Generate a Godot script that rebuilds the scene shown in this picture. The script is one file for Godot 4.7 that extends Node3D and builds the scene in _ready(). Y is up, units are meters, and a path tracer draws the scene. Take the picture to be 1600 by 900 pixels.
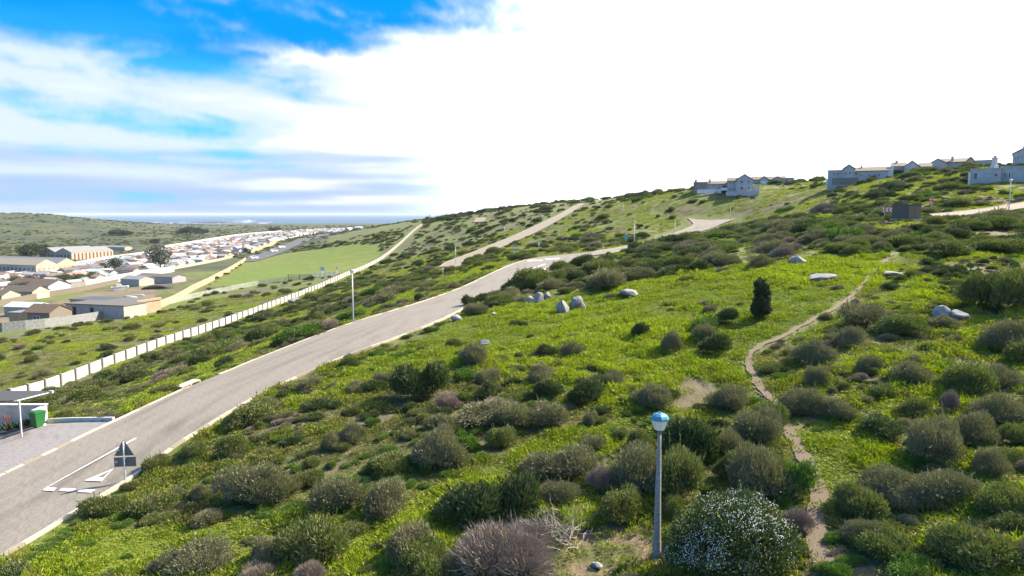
extends Node3D
# A hillside of shrubs and grass above a coastal town, seen from about 12 m above the slope.
# The camera stands at the origin. d is the distance ahead (-z), pixels (u, v) are those of the 1600 x 900 photograph.

const F := 1100.0
const PITCH := 6.0
const AMAX := 1.35
const GA := 110
const GD := 140
const MA := 1100
const MD := 1000
var LD0 := log(6.0)
var LD1 := log(7000.0)
var sn := sin(deg_to_rad(PITCH))
var cs := cos(deg_to_rad(PITCH))
var hg := PackedFloat32Array()
var mask := PackedByteArray()
var names := {}
var mats := {}
var rng := RandomNumberGenerator.new()
var fn := FastNoiseLite.new()
var grain: ImageTexture
var clump := FastNoiseLite.new()
var grain_n: ImageTexture
var soft: ImageTexture
var zones := {}
var road_line := []
var path_line := []
var drain_at := Vector3.ZERO
var local_of := {}
var t0 := 0

# ------------------------------------------------------------------ camera geometry and terrain
func tv(v: float) -> float:
	var q := (450.0 - v) / F
	return (q * cs - sn) / (cs + q * sn)

func P(u: float, v: float, d: float) -> Vector3:
	var q := (450.0 - v) / F
	return Vector3((u - 800.0) / F / (cs + q * sn) * d, tv(v) * d, -d)

func to_pix(p: Vector3) -> Vector2:
	var d := -p.z
	var depth := d * cs - p.y * sn
	var up := d * sn + p.y * cs
	return Vector2(800.0 + F * p.x / depth, 450.0 - F * up / depth)

func fit_terrain():
	var px := [[1027,870,23],[195,752,33],[60,668,44],[552,503,68],[991,388,133],[1054,375,180],[1141,345,240],[1090,345,245],[712,413,190],[910,318,420],[800,327,480],[700,341,600],[660,352,550],
		[62,612,104],[182,565,125],[322,517,161],[400,489,192],[500,450,257],[560,424,321],[600,403,385],[630,378,453],
		[1158,302,265],[1100,301,275],[1210,288,290],[1340,287,225],[1450,268,230],[1555,287,150],[1600,262,190],[1000,305,420],[1080,297,350],
		[1415,343,88],[1500,335,105],[1600,320,118],[1485,495,44],[1380,405,62],[892,482,61],[1600,900,18.6],[0,900,24],[400,900,22.5],[850,407,120],[1250,403,66],
		[590,387,450],[480,400,480],[400,430,370],[600,352,900],[385,405,548],[500,370,940]]
	var wp := [[-116,168,-29],[-125,275,-33],[-76,300,-27],[-200,250,-35],[-300,300,-36],[-300,450,-36],[-420,480,-36],[-300,700,-36],[-600,700,-36],[-600,1200,-38],[-400,1500,-38],[-200,1500,-30],[-1000,3500,-48],[-2500,3500,-48],[0,3500,-47],[-300,3500,-48],[3000,3500,-40],[0,1500,-10],[600,1500,0],[1400,1500,0],
		[150,600,9],[350,500,12],[500,600,12],[-1500,6000,-70],[3000,6000,-70],[0,6000,-70],
		[-8,8,-13.5],[8,8,-12.5],[0,8,-13],[-40,30,-18],[40,30,-7],[110,85,2],[-150,110,-31],[260,200,10],[-900,700,-36],
		[-1290,1800,2],[-1120,1700,0],[-1250,2100,-14],[-1150,2000,-20],[-1020,1800,-24],[-900,1750,-37],[-820,1300,-34],[-1000,2600,-42],[-1150,1350,-25],[-1700,1800,8]]
	var xs := PackedFloat64Array()
	var ls := PackedFloat64Array()
	var ys := PackedFloat64Array()
	for p in px:
		var w := P(p[0], p[1], p[2])
		xs.append(w.x / -w.z * 1.5); ls.append(log(-w.z)); ys.append(w.y)
	for p in wp:
		xs.append(float(p[0]) / p[1] * 1.5); ls.append(log(float(p[1]))); ys.append(p[2])
	var n := xs.size()
	var m := n + 3
	var M := []
	for i in m:
		var row := PackedFloat64Array(); row.resize(m + 1); row.fill(0.0)
		if i < n:
			for j in n:
				var r2 := (xs[i] - xs[j]) ** 2 + (ls[i] - ls[j]) ** 2
				row[j] = 0.5 * r2 * log(r2) if r2 > 1e-12 else 2e-4
			row[n] = 1.0; row[n + 1] = xs[i]; row[n + 2] = ls[i]; row[m] = ys[i]
		else:
			for j in n: row[j] = 1.0 if i == n else (xs[j] if i == n + 1 else ls[j])
		M.append(row)
	for k in m:
		var b := k
		for i in range(k + 1, m):
			if absf(M[i][k]) > absf(M[b][k]): b = i
		var tmp = M[k]; M[k] = M[b]; M[b] = tmp
		var rk: PackedFloat64Array = M[k]
		for i in range(k + 1, m):
			var ri: PackedFloat64Array = M[i]
			var g := ri[k] / rk[k]
			if g == 0.0: continue
			for j in range(k, m + 1): ri[j] -= g * rk[j]
			M[i] = ri
	var w := PackedFloat64Array(); w.resize(m)
	for k in range(m - 1, -1, -1):
		var s: float = M[k][m]
		for j in range(k + 1, m): s -= M[k][j] * w[j]
		w[k] = s / M[k][k]
	hg.resize(GA * GD)
	for j in GD:
		var l := LD0 + (LD1 - LD0) * j / (GD - 1.0)
		for i in GA:
			var a := (-AMAX + 2.0 * AMAX * i / (GA - 1.0)) * 1.5
			var s := w[n] + a * w[n + 1] + l * w[n + 2]
			for k in n:
				var dx := a - xs[k]
				var dl := l - ls[k]
				var r2 := dx * dx + dl * dl + 1e-12
				s += w[k] * 0.5 * r2 * log(r2)
			hg[j * GA + i] = s

func H(x: float, d: float) -> float:
	d = maxf(d, 6.01)
	var fa := clampf((x / d + AMAX) / (2.0 * AMAX) * (GA - 1.0), 0.0, GA - 1.001)
	var fl := clampf((log(d) - LD0) / (LD1 - LD0) * (GD - 1.0), 0.0, GD - 1.001)
	var i := int(fa)
	var j := int(fl)
	var p := fa - i
	var q := fl - j
	var o := j * GA + i
	return lerpf(lerpf(hg[o], hg[o + 1], p), lerpf(hg[o + GA], hg[o + GA + 1], p), q)

func on_ground(x: float, d: float, lift := 0.0) -> Vector3:
	return Vector3(x, H(x, d) + lift, -d)

func G(u: float, v: float, lift := 0.0) -> Vector3:        # where the ray of a pixel meets the ground
	var t := tv(v)
	var a := (u - 800.0) / F / (cs + (450.0 - v) / F * sn)
	var d0 := 9.0
	var d := 9.0
	while d < 6500.0:
		if t * d < H(a * d, d): break
		d0 = d
		d *= 1.015
	for k in 14:
		var mid := (d0 + d) * 0.5
		if t * mid < H(a * mid, mid): d = mid
		else: d0 = mid
	return Vector3(a * d, H(a * d, d) + lift, -d)

func Gs(list: Array) -> Array:
	var out := []
	for p in list: out.append(G(p[0], p[1]))
	return out

# ------------------------------------------------------------------ mask of what is paved or trodden
func mask_at(x: float, d: float) -> int:
	var i := int((x / d + AMAX) / (2.0 * AMAX) * MA)
	var j := int((log(d) - LD0) / (LD1 - LD0) * MD)
	if i < 0 or j < 0 or i >= MA or j >= MD: return 0
	return mask[j * MA + i]

func mark(p: Vector3, r: float, val: int):
	var d := -p.z
	var ri := int(ceil(r / d / (2.0 * AMAX) * MA))
	var rj := int(ceil(r / d / (LD1 - LD0) * MD))
	var ci := int((p.x / d + AMAX) / (2.0 * AMAX) * MA)
	var cj := int((log(d) - LD0) / (LD1 - LD0) * MD)
	for j in range(maxi(cj - rj, 0), mini(cj + rj + 1, MD)):
		for i in range(maxi(ci - ri, 0), mini(ci + ri + 1, MA)):
			if mask[j * MA + i] == 0: mask[j * MA + i] = val

func in_zone(name: String, x: float, d: float) -> bool:
	for poly in zones[name]:
		if Geometry2D.is_point_in_polygon(Vector2(x, d), poly): return true
	return false

func zone(list: Array) -> PackedVector2Array:
	var out := PackedVector2Array()
	for p in list:
		var w := G(p[0], p[1])
		out.append(Vector2(w.x, -w.z))
	return out

# ------------------------------------------------------------------ nodes, names, materials
func numbered(called: String) -> String:
	names[called] = names.get(called, -1) + 1
	return called if names[called] == 0 else "%s_%03d" % [called, names[called]]

func tag(o, label := "", category := "", group := "", kind := ""):
	if label: o.set_meta("label", label)
	if category: o.set_meta("category", category)
	if group: o.set_meta("group", group)
	if kind: o.set_meta("kind", kind)
	return o

func thing(called: String, at: Vector3, turn := 0.0) -> Node3D:
	var o := Node3D.new()
	o.name = numbered(called)
	add_child(o)
	o.position = at
	o.rotation.y = turn
	return o

func obj(called: String, mesh: Mesh, m: Material, parent: Node = null, at := Transform3D.IDENTITY) -> MeshInstance3D:
	var o := MeshInstance3D.new()
	o.mesh = mesh
	if m: o.material_override = m
	if parent == null:
		o.name = numbered(called)
		add_child(o)
	else:
		o.name = called
		parent.add_child(o, true)
	o.transform = at
	return o

func mat(called: String, lin: Color, rough := 0.85, grainy := 0.0, scale := 0.5, metal := 0.0) -> StandardMaterial3D:
	if mats.has(called): return mats[called]
	var m := StandardMaterial3D.new()
	m.resource_name = called
	m.albedo_color = lin.linear_to_srgb()
	m.roughness = rough
	m.metallic = metal
	if grainy > 0.0:
		m.albedo_texture = grain if grainy > 0.5 else soft
		m.uv1_triplanar = true
		m.uv1_world_triplanar = true
		m.uv1_scale = Vector3.ONE * scale
	mats[called] = m
	return m

func leafmat(called: String, back: Color) -> StandardMaterial3D:
	if mats.has(called): return mats[called]
	var m := StandardMaterial3D.new()
	m.resource_name = called
	m.albedo_color = Color.WHITE
	m.vertex_color_use_as_albedo = true
	m.roughness = 0.75
	m.cull_mode = BaseMaterial3D.CULL_DISABLED
	m.backlight_enabled = true
	m.backlight = back
	mats[called] = m
	return m

func noise_tex(size: int, freq: float, oct: int, lo: float, hi: float, seed: int) -> Image:
	var n := FastNoiseLite.new()
	n.seed = seed; n.frequency = freq; n.fractal_octaves = oct
	n.noise_type = FastNoiseLite.TYPE_SIMPLEX_SMOOTH
	var im := n.get_seamless_image(size, size)
	im.convert(Image.FORMAT_RGB8)
	for y in size:
		for x in size:
			var c := lerpf(lo, hi, im.get_pixel(x, y).r)
			im.set_pixel(x, y, Color(c, c, c))
	return im

# ------------------------------------------------------------------ mesh helpers
func arr_mesh(v: PackedVector3Array, n: PackedVector3Array, c: PackedColorArray, idx: PackedInt32Array, uv := PackedVector2Array()) -> ArrayMesh:
	var a := []
	a.resize(Mesh.ARRAY_MAX)
	a[Mesh.ARRAY_VERTEX] = v
	a[Mesh.ARRAY_NORMAL] = n
	if c.size(): a[Mesh.ARRAY_COLOR] = c
	if uv.size(): a[Mesh.ARRAY_TEX_UV] = uv
	a[Mesh.ARRAY_INDEX] = idx
	var m := ArrayMesh.new()
	m.add_surface_from_arrays(Mesh.PRIMITIVE_TRIANGLES, a)
	return m

func start() -> SurfaceTool:
	var st := SurfaceTool.new()
	st.begin(Mesh.PRIMITIVE_TRIANGLES)
	st.set_smooth_group(-1)
	return st

func fin(st: SurfaceTool) -> ArrayMesh:
	st.generate_normals()
	return st.commit()

func quad(st: SurfaceTool, a: Vector3, b: Vector3, c: Vector3, d: Vector3):
	for p in [a, b, c, a, c, d]: st.add_vertex(p)

func tri(st: SurfaceTool, a: Vector3, b: Vector3, c: Vector3):
	st.add_vertex(a); st.add_vertex(b); st.add_vertex(c)

func add_box(st: SurfaceTool, lo: Vector3, hi: Vector3):
	var p := []
	for k in 8: p.append(Vector3(hi.x if k & 1 else lo.x, hi.y if k & 2 else lo.y, hi.z if k & 4 else lo.z))
	quad(st, p[4], p[6], p[7], p[5]); quad(st, p[1], p[3], p[2], p[0])
	quad(st, p[0], p[2], p[6], p[4]); quad(st, p[5], p[7], p[3], p[1])
	quad(st, p[2], p[3], p[7], p[6]); quad(st, p[0], p[4], p[5], p[1])

func box(lo: Vector3, hi: Vector3) -> ArrayMesh:
	var st := start()
	add_box(st, lo, hi)
	return fin(st)

func lathe(st: SurfaceTool, prof: Array, sides: int, off := Vector3.ZERO, smooth := true):      # prof: [radius, height]
	st.set_smooth_group(1 if smooth else -1)
	for k in prof.size() - 1:
		for s in sides:
			var a0 := TAU * s / sides
			var a1 := TAU * (s + 1) / sides
			var d0 := Vector3(cos(a0), 0, sin(a0))
			var d1 := Vector3(cos(a1), 0, sin(a1))
			var b0: Vector3 = off + d0 * prof[k][0] + Vector3.UP * prof[k][1]
			var b1: Vector3 = off + d1 * prof[k][0] + Vector3.UP * prof[k][1]
			var c0: Vector3 = off + d0 * prof[k + 1][0] + Vector3.UP * prof[k + 1][1]
			var c1: Vector3 = off + d1 * prof[k + 1][0] + Vector3.UP * prof[k + 1][1]
			if prof[k][0] > 0.0001: tri(st, b0, b1, c1)
			if prof[k + 1][0] > 0.0001: tri(st, b0, c1, c0)
	st.set_smooth_group(-1)

func tube(st: SurfaceTool, a: Vector3, b: Vector3, r0: float, r1: float, sides := 6):
	var ax := (b - a).normalized()
	var s := ax.cross(Vector3.UP if absf(ax.y) < 0.9 else Vector3.RIGHT).normalized()
	var t := ax.cross(s)
	for k in sides:
		var q0 := s * cos(TAU * k / sides) + t * sin(TAU * k / sides)
		var q1 := s * cos(TAU * (k + 1) / sides) + t * sin(TAU * (k + 1) / sides)
		quad(st, a + q0 * r0, b + q0 * r1, b + q1 * r1, a + q1 * r0)
	for k in sides:
		var q0 := s * cos(TAU * k / sides) + t * sin(TAU * k / sides)
		var q1 := s * cos(TAU * (k + 1) / sides) + t * sin(TAU * (k + 1) / sides)
		tri(st, b, b + q1 * r1, b + q0 * r1)

func extrude(pts: Array, thick: float) -> ArrayMesh:          # a flat outline in x, y with thickness along z
	var st := start()
	var poly := PackedVector2Array()
	for p in pts: poly.append(Vector2(p[0], p[1]))
	if Geometry2D.is_polygon_clockwise(poly): poly.reverse()
	var ix := Geometry2D.triangulate_polygon(poly)
	for k in range(0, ix.size(), 3):
		var a := poly[ix[k]]; var b := poly[ix[k + 1]]; var c := poly[ix[k + 2]]
		if (b - a).cross(c - a) < 0: var q := b; b = c; c = q
		tri(st, Vector3(a.x, a.y, thick / 2), Vector3(c.x, c.y, thick / 2), Vector3(b.x, b.y, thick / 2))
		tri(st, Vector3(a.x, a.y, -thick / 2), Vector3(b.x, b.y, -thick / 2), Vector3(c.x, c.y, -thick / 2))
	for k in poly.size():
		var a := poly[k]; var b := poly[(k + 1) % poly.size()]
		quad(st, Vector3(a.x, a.y, thick / 2), Vector3(b.x, b.y, thick / 2), Vector3(b.x, b.y, -thick / 2), Vector3(a.x, a.y, -thick / 2))
	return fin(st)

# a sheet laid on the ground between two polylines of pixels
func resample(pts: Array, n: int) -> Array:
	var len := [0.0]
	for k in pts.size() - 1: len.append(len[-1] + (pts[k + 1] - pts[k]).length())
	var out := []
	var k := 0
	for i in n:
		var s: float = len[-1] * i / (n - 1.0)
		while k < pts.size() - 2 and len[k + 1] < s: k += 1
		out.append(pts[k].lerp(pts[k + 1], clampf((s - len[k]) / maxf(len[k + 1] - len[k], 1e-6), 0, 1)))
	return out

func smooth_line(pts: Array, n: int) -> Array:
	var cv := Curve3D.new()
	for k in pts.size():
		var a: Vector3 = pts[maxi(k - 1, 0)]
		var b: Vector3 = pts[mini(k + 1, pts.size() - 1)]
		var t := (b - a).normalized()
		var l0: float = (pts[k] - a).length() * 0.3
		var l1: float = (b - pts[k]).length() * 0.3
		cv.add_point(pts[k], -t * l0, t * l1)
	cv.bake_interval = 0.3
	var out := []
	var L := cv.get_baked_length()
	for i in n: out.append(cv.sample_baked(L * i / (n - 1.0)))
	return out

func sheet(L: Array, R: Array, nx: int, lift: float, val: int, margin := 0.6, sink := false) -> ArrayMesh:
	var v := PackedVector3Array()
	var nn := PackedVector3Array()
	var uv := PackedVector2Array()
	var idx := PackedInt32Array()
	var along := 0.0
	for k in L.size():
		if k: along += ((L[k] + R[k]) * 0.5 - (L[k - 1] + R[k - 1]) * 0.5).length()
		for i in nx + 1:
			var p: Vector3 = L[k].lerp(R[k], float(i) / nx)
			var d := -p.z
			p.y = H(p.x, d) + lift + d * 0.0006
			v.append(p)
			nn.append(Vector3.UP)
			uv.append(Vector2((L[k] - R[k]).length() * i / nx, along))
			if val: mark(p, margin, val)
	for k in L.size() - 1:
		for i in nx:
			var o := k * (nx + 1) + i
			idx.append_array([o, o + nx + 1, o + 1, o + 1, o + nx + 1, o + nx + 2])
			if val:
				mark((v[o] + v[o + nx + 2]) * 0.5, margin, val)
	var col := PackedColorArray()                  # worn and dusty streaks that follow the wheels
	for k in v.size():
		var w := 1.0 + 0.42 * fn.get_noise_2d(uv[k].x * 45.0, uv[k].y * 4.0) + 0.25 * fn.get_noise_2d(v[k].x * 9.0 + 300.0, v[k].z * 9.0)
		col.append(Color(w, w * 0.99, w * 0.97))
	return arr_mesh(v, nn, col, idx, uv)

func flat_poly(pts: Array, lift: float) -> ArrayMesh:         # a small painted shape on the road, pts in pixels
	var st := start()
	var w := []
	for p in pts:
		var g := G(p[0], p[1])
		g.y += lift - g.z * 0.0006
		w.append(g)
	for k in range(1, w.size() - 1):
		tri(st, w[0], w[k], w[k + 1])
	return fin(st)

# ------------------------------------------------------------------ foliage
func leaf(v: PackedVector3Array, n: PackedVector3Array, c: PackedColorArray, idx: PackedInt32Array, p: Vector3, dir: Vector3, nor: Vector3, ln: float, wd: float, col: Color):
	var s := dir.cross(nor).normalized() * wd * 0.5
	var o := v.size()
	v.append(p - dir * ln * 0.5); v.append(p + s); v.append(p + dir * ln * 0.5); v.append(p - s)
	for k in 4:
		n.append(nor); c.append(col)
	idx.append_array([o, o + 2, o + 1, o, o + 3, o + 2])

func rdir(r: RandomNumberGenerator) -> Vector3:
	return Vector3(r.randfn(), r.randfn(), r.randfn()).normalized()

# a low crown of leaf sprigs: lobes = [centre, radii]
func crown_mesh(seed: int, lobes: Array, count: int, ln: float, wd: float, cols: Array, shell := 0.65, flowers := 0, flower_col := Color.WHITE, twigs := 0, twig_col := Color.WHITE, down := -0.25) -> ArrayMesh:
	var r := RandomNumberGenerator.new()
	r.seed = seed
	var v := PackedVector3Array(); var n := PackedVector3Array(); var c := PackedColorArray(); var idx := PackedInt32Array()
	var vol := 0.0
	for l in lobes: vol += l[1].x * l[1].z + l[1].x * l[1].y
	for l in lobes:
		var share: float = (l[1].x * l[1].z + l[1].x * l[1].y) / vol
		for k in int(count * share):
			var q := rdir(r)
			if q.y < down: q.y = -q.y
			var rad := 1.0 - pow(r.randf(), 1.0 / shell) * 0.65
			rad *= 1.0 + 0.22 * fn.get_noise_3d(q.x * 160 + seed * 37, q.y * 160, q.z * 160) + r.randf_range(-0.03, 0.1)
			var p: Vector3 = l[0] + Vector3(q.x * l[1].x, q.y * l[1].y, q.z * l[1].z) * rad
			if p.y < 0.0: continue
			var dir := (q * 0.8 + Vector3.UP * 0.5 + rdir(r) * 0.8).normalized()
			var nor := dir.cross(rdir(r)).normalized()
			if nor.dot(q) < 0: nor = -nor
			var col: Color = cols[r.randi() % cols.size()]
			leaf(v, n, c, idx, p, dir, nor, ln * r.randf_range(0.7, 1.35), wd * r.randf_range(0.7, 1.3), col)
		for k in int(flowers * share):
			var q := rdir(r)
			if q.y < -0.1: q.y = -q.y
			if fn.get_noise_3d(q.x * 90 + seed * 11, q.y * 90, q.z * 90) < r.randf_range(-0.1, 0.35): continue
			var rad := r.randf_range(0.99, 1.09) * (1.0 + 0.22 * fn.get_noise_3d(q.x * 160 + seed * 37, q.y * 160, q.z * 160))
			var p: Vector3 = l[0] + Vector3(q.x * l[1].x, q.y * l[1].y, q.z * l[1].z) * rad
			if p.y < 0.02: continue
			for j in 2:
				var nor := (q + rdir(r) * 0.6).normalized()
				leaf(v, n, c, idx, p, nor.cross(rdir(r)).normalized(), nor, wd * 0.55, wd * 0.5, flower_col)
		for k in int(26 * share) + 1:                       # shoots that stand out of the crown
			var q := (rdir(r) + Vector3.UP * 0.7).normalized()
			if q.y < 0.1: continue
			var le := r.randf_range(0.18, 0.42)
			var bend := rdir(r) * 0.25
			var col: Color = cols[r.randi() % cols.size()]
			for j in int(le * 60.0 * minf(1.0, count / 9000.0)):
				var f := r.randf()
				var p: Vector3 = l[0] + Vector3(q.x * l[1].x, q.y * l[1].y, q.z * l[1].z) * 0.9 + (q + bend * f) * le * f * l[1].x * 1.4 + rdir(r) * 0.04 * (1.2 - f)
				var dir := (q + rdir(r) * 0.7).normalized()
				leaf(v, n, c, idx, p, dir, dir.cross(rdir(r)).normalized(), ln * r.randf_range(0.7, 1.2), wd, col)
		for k in int(twigs * share):
			var q := rdir(r)
			if q.y < -0.1: q.y = -q.y
			var a: Vector3 = l[0] + Vector3(q.x * l[1].x, q.y * l[1].y, q.z * l[1].z) * r.randf_range(0.35, 0.85)
			var dir := (q + rdir(r) * 0.55 + Vector3.UP * 0.25).normalized()
			var le := ln * r.randf_range(2.0, 4.2)
			leaf(v, n, c, idx, a + dir * le * 0.5, dir, dir.cross(rdir(r)).normalized(), le, wd * 0.42, twig_col)
	return arr_mesh(v, n, c, idx)

func shrub_lobes(seed: int, n: int, spread: float, hgt: float) -> Array:      # about 1 m in radius
	var r := RandomNumberGenerator.new()
	r.seed = seed
	var out := []
	for k in n:
		var a := TAU * k / n + r.randf_range(-0.5, 0.5)
		var q := spread * (0.0 if k == 0 else r.randf_range(0.55, 1.0))
		var s := (1.0 - spread * 0.55) * r.randf_range(0.8, 1.15)
		var h := hgt * r.randf_range(0.5, 1.05) * (1.12 if k == 0 else 0.95)
		out.append([Vector3(cos(a) * q, h * 0.42, sin(a) * q), Vector3(s, h * 0.58, s)])
	return out

func tree(called: String, label: String, cat: String, at: Vector3, hgt: float, wid: float, cols: Array, seed: int, group := "", trunk_part := 0.3, n_leaf := 2600, lf := 0.5):
	var t := thing(called, at, seed * 1.3)
	var r := RandomNumberGenerator.new()
	r.seed = seed
	var st := start()
	var top := hgt * (trunk_part + 0.25)
	tube(st, Vector3(0, -0.3, 0), Vector3(0, top, 0), hgt * 0.035, hgt * 0.018, 7)
	var lobes := []
	for k in 9:
		var a := TAU * k / 9.0 * 2.4 + r.randf()
		var q := wid * 0.5 * (0.1 if k == 0 else r.randf_range(0.3, 0.68))
		var y := hgt * lerpf(trunk_part + 0.14, 0.84, fmod(k * 0.618 + 1.0, 1.0) if k else 1.0)
		var s := wid * 0.5 * r.randf_range(0.34, 0.6)
		var ce := Vector3(cos(a) * q, y, sin(a) * q)
		lobes.append([ce, Vector3(s, s * clampf(hgt / wid * 0.9, 0.4, 1.1), s)])
		tube(st, Vector3(0, top * r.randf_range(0.55, 0.98), 0), ce, hgt * 0.014, hgt * 0.005, 5)
	if called == "small_tree":                     # an uneven upright bush that starts at the ground
		lobes = []
		for k in 15:
			var f := k / 14.0
			var a := k * 2.4
			var q := wid * lerpf(0.26, 0.10, f) * r.randf_range(0.5, 1.2)
			var s := wid * r.randf_range(0.13, 0.24)
			lobes.append([Vector3(cos(a) * q, hgt * lerpf(0.1, 0.88, f), sin(a) * q), Vector3(s, s * r.randf_range(0.8, 1.3), s)])
	obj("trunk", fin(st), mat("bark", Color(0.09, 0.07, 0.05), 0.95, 1.0, 1.0), t)
	obj("crown", crown_mesh(seed, lobes, n_leaf, lf, lf * 0.55, cols, 0.8, 0, Color.WHITE, 0, Color.WHITE, -1.1), leafmat("tree_leaves", Color(0.35, 0.4, 0.2)), t)
	return tag(t, label, cat, group)

# ------------------------------------------------------------------ walls, fences
func run_points(pts: Array, step: float) -> Array:
	var L := 0.0
	for k in pts.size() - 1: L += (pts[k + 1] - pts[k]).length()
	return resample(pts, int(maxf(2, round(L / step) + 1)))

# panels between posts along a line on the ground
func panel_wall(called: String, label: String, pts: Array, step: float, hgt: float, panel: Mesh, pm: Material, post: Mesh, qm: Material, cat := "wall", every := 1):
	var run := run_points(pts, step)
	for k in run.size(): run[k] = on_ground(run[k].x, -run[k].z)
	var root := thing(called, run[0])
	for k in run.size():
		var a: Vector3 = run[k] - run[0]
		if k < run.size() - 1:
			var b: Vector3 = run[k + 1] - run[0]
			var along := b - a
			var side := Vector3(along.x, 0, along.z).normalized().cross(Vector3.UP)
			obj("panel", panel, pm, root, Transform3D(Basis(along, Vector3(0, hgt, 0), side), a))
		if post and k % every == 0:
			var al: Vector3 = run[mini(k + 1, run.size() - 1)] - run[maxi(k - 1, 0)]
			obj("post", post, qm, root, Transform3D(Basis(Vector3.UP, atan2(-al.z, al.x)), a))
	return tag(root, label, cat)

func plain_wall(called: String, label: String, pts: Array, hgt: float, thick: float, m: Material, step := 14.0):
	return panel_wall(called, label, pts, step, hgt, box(Vector3(0.001, -0.5, -thick / 2), Vector3(0.999, 1, thick / 2)), m, null, null)

# ------------------------------------------------------------------ buildings
func gable_roof(w: float, l: float, y0: float, y1: float, over: float, along_x: bool, th := 0.18) -> ArrayMesh:
	# roof over a box w (x) by l (z) centred on the origin, ridge along x or z
	var st := start()
	var hx := w / 2 + over
	var hz := l / 2 + over
	var up := Vector3(0, th, 0)
	for s in [-1.0, 1.0]:
		var e0: Vector3; var e1: Vector3; var r0: Vector3; var r1: Vector3
		if along_x:
			e0 = Vector3(-hx * s, y0, hz * s); e1 = Vector3(hx * s, y0, hz * s)
			r0 = Vector3(-hx * s, y1, 0); r1 = Vector3(hx * s, y1, 0)
		else:
			e0 = Vector3(hx * s, y0, hz * s); e1 = Vector3(hx * s, y0, -hz * s)
			r0 = Vector3(0, y1, hz * s); r1 = Vector3(0, y1, -hz * s)
		quad(st, e0 + up, r0 + up, r1 + up, e1 + up)
		quad(st, e0, e1, r1, r0)
		quad(st, e0, e0 + up, e1 + up, e1)
		quad(st, e0, r0, r0 + up, e0 + up)
		quad(st, e1, e1 + up, r1 + up, r1)
	return fin(st)

func wall_box(w: float, l: float, y0: float, y1: float, ridge := 0.0, along_x := true) -> ArrayMesh:
	var st := start()
	add_box(st, Vector3(-w / 2, y0, -l / 2), Vector3(w / 2, y1, l / 2))
	if ridge > y1:
		for s in [-1.0, 1.0]:
			var c := Vector3(w / 2 * s, ridge, 0) if along_x else Vector3(0, ridge, l / 2 * s)
			var a := Vector3(w / 2 * s, y1, l / 2) if along_x else Vector3(w / 2, y1, l / 2 * s)
			var b := Vector3(w / 2 * s, y1, -l / 2) if along_x else Vector3(-w / 2, y1, l / 2 * s)
			tri(st, a, b, c)
	return fin(st)

func window_on(root: Node, at: Vector3, w: float, h: float, turn: float, frame: Material, pane: Material):
	var st := start()
	var t := 0.09
	add_box(st, Vector3(-w / 2, -h / 2, 0), Vector3(-w / 2 + t, h / 2, 0.1))
	add_box(st, Vector3(w / 2 - t, -h / 2, 0), Vector3(w / 2, h / 2, 0.1))
	add_box(st, Vector3(-w / 2 + t, h / 2 - t, 0), Vector3(w / 2 - t, h / 2, 0.1))
	add_box(st, Vector3(-w / 2 + t, -h / 2, 0), Vector3(w / 2 - t, -h / 2 + t, 0.1))
	if w > 1.1: add_box(st, Vector3(-t / 2, -h / 2 + t, 0), Vector3(t / 2, h / 2 - t, 0.095))
	var f := obj("window", fin(st), frame, root, Transform3D(Basis(Vector3.UP, turn), at))
	obj("pane", box(Vector3(-w / 2 + 0.02, -h / 2 + 0.02, 0.002), Vector3(w / 2 - 0.02, h / 2 - 0.02, 0.05)), pane, f)

# a block of a house whose front is given in pixels at distance d: [u0, u1, base, eave, ridge], kind of roof
func block(root: Node3D, u0: float, u1: float, vb: float, ve: float, vr: float, d: float, deep: float, roof: String, wm: Material, rm: Material):
	var a := LP(root, u0, vb, d)
	var b := LP(root, u1, vb, d)
	var y1: float = P(u0, ve, d).y - root.position.y
	var y2: float = P(u0, vr, d).y - root.position.y
	var w := b.x - a.x
	var at := Transform3D(Basis.IDENTITY, Vector3((a.x + b.x) / 2, 0, a.z - deep / 2))
	var y0 := a.y - 2.0
	if roof == "flat":
		obj("wall", wall_box(w, deep, y0, y1), wm, root, at)
		var st := start()
		add_box(st, Vector3(-w / 2 - 0.12, y1, -deep / 2 - 0.12), Vector3(w / 2 + 0.12, y1 + 0.22, deep / 2 + 0.12))
		obj("parapet", fin(st), wm if rm == null else rm, root, at)
	else:
		var ax := roof == "x"
		obj("wall", wall_box(w, deep, y0, y1, y2 - 0.05, ax), wm, root, at)
		obj("roof", gable_roof(w, deep, y1, y2, 0.3, ax), rm, root, at)

func LP(h: Node3D, u: float, v: float, d: float) -> Vector3:     # a pixel at distance d, in the frame of a ridge house
	var p := P(u, v, d)
	return Vector3((p.x / d - local_of[h][0]) * d, p.y - h.position.y, local_of[h][1] - d)

func house(called: String, label: String, u: float, v: float, d: float) -> Node3D:
	var p := P(u, v, d)
	var phi := atan2(p.x, d)                       # the fronts look down the slope, square to the view
	var h := thing(called, p, -phi)
	h.scale = Vector3(cos(phi), 1, 1)
	local_of[h] = [p.x / d, d]
	return tag(h, label, "house")

func win_px(root: Node3D, u: float, v: float, wpx: float, hpx: float, d: float, frame: Material, pane: Material):
	var p := LP(root, u, v, d)
	window_on(root, p + Vector3(0, 0, 0.0), wpx * d / F, hpx * d / F, 0.0, frame, pane)

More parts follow.
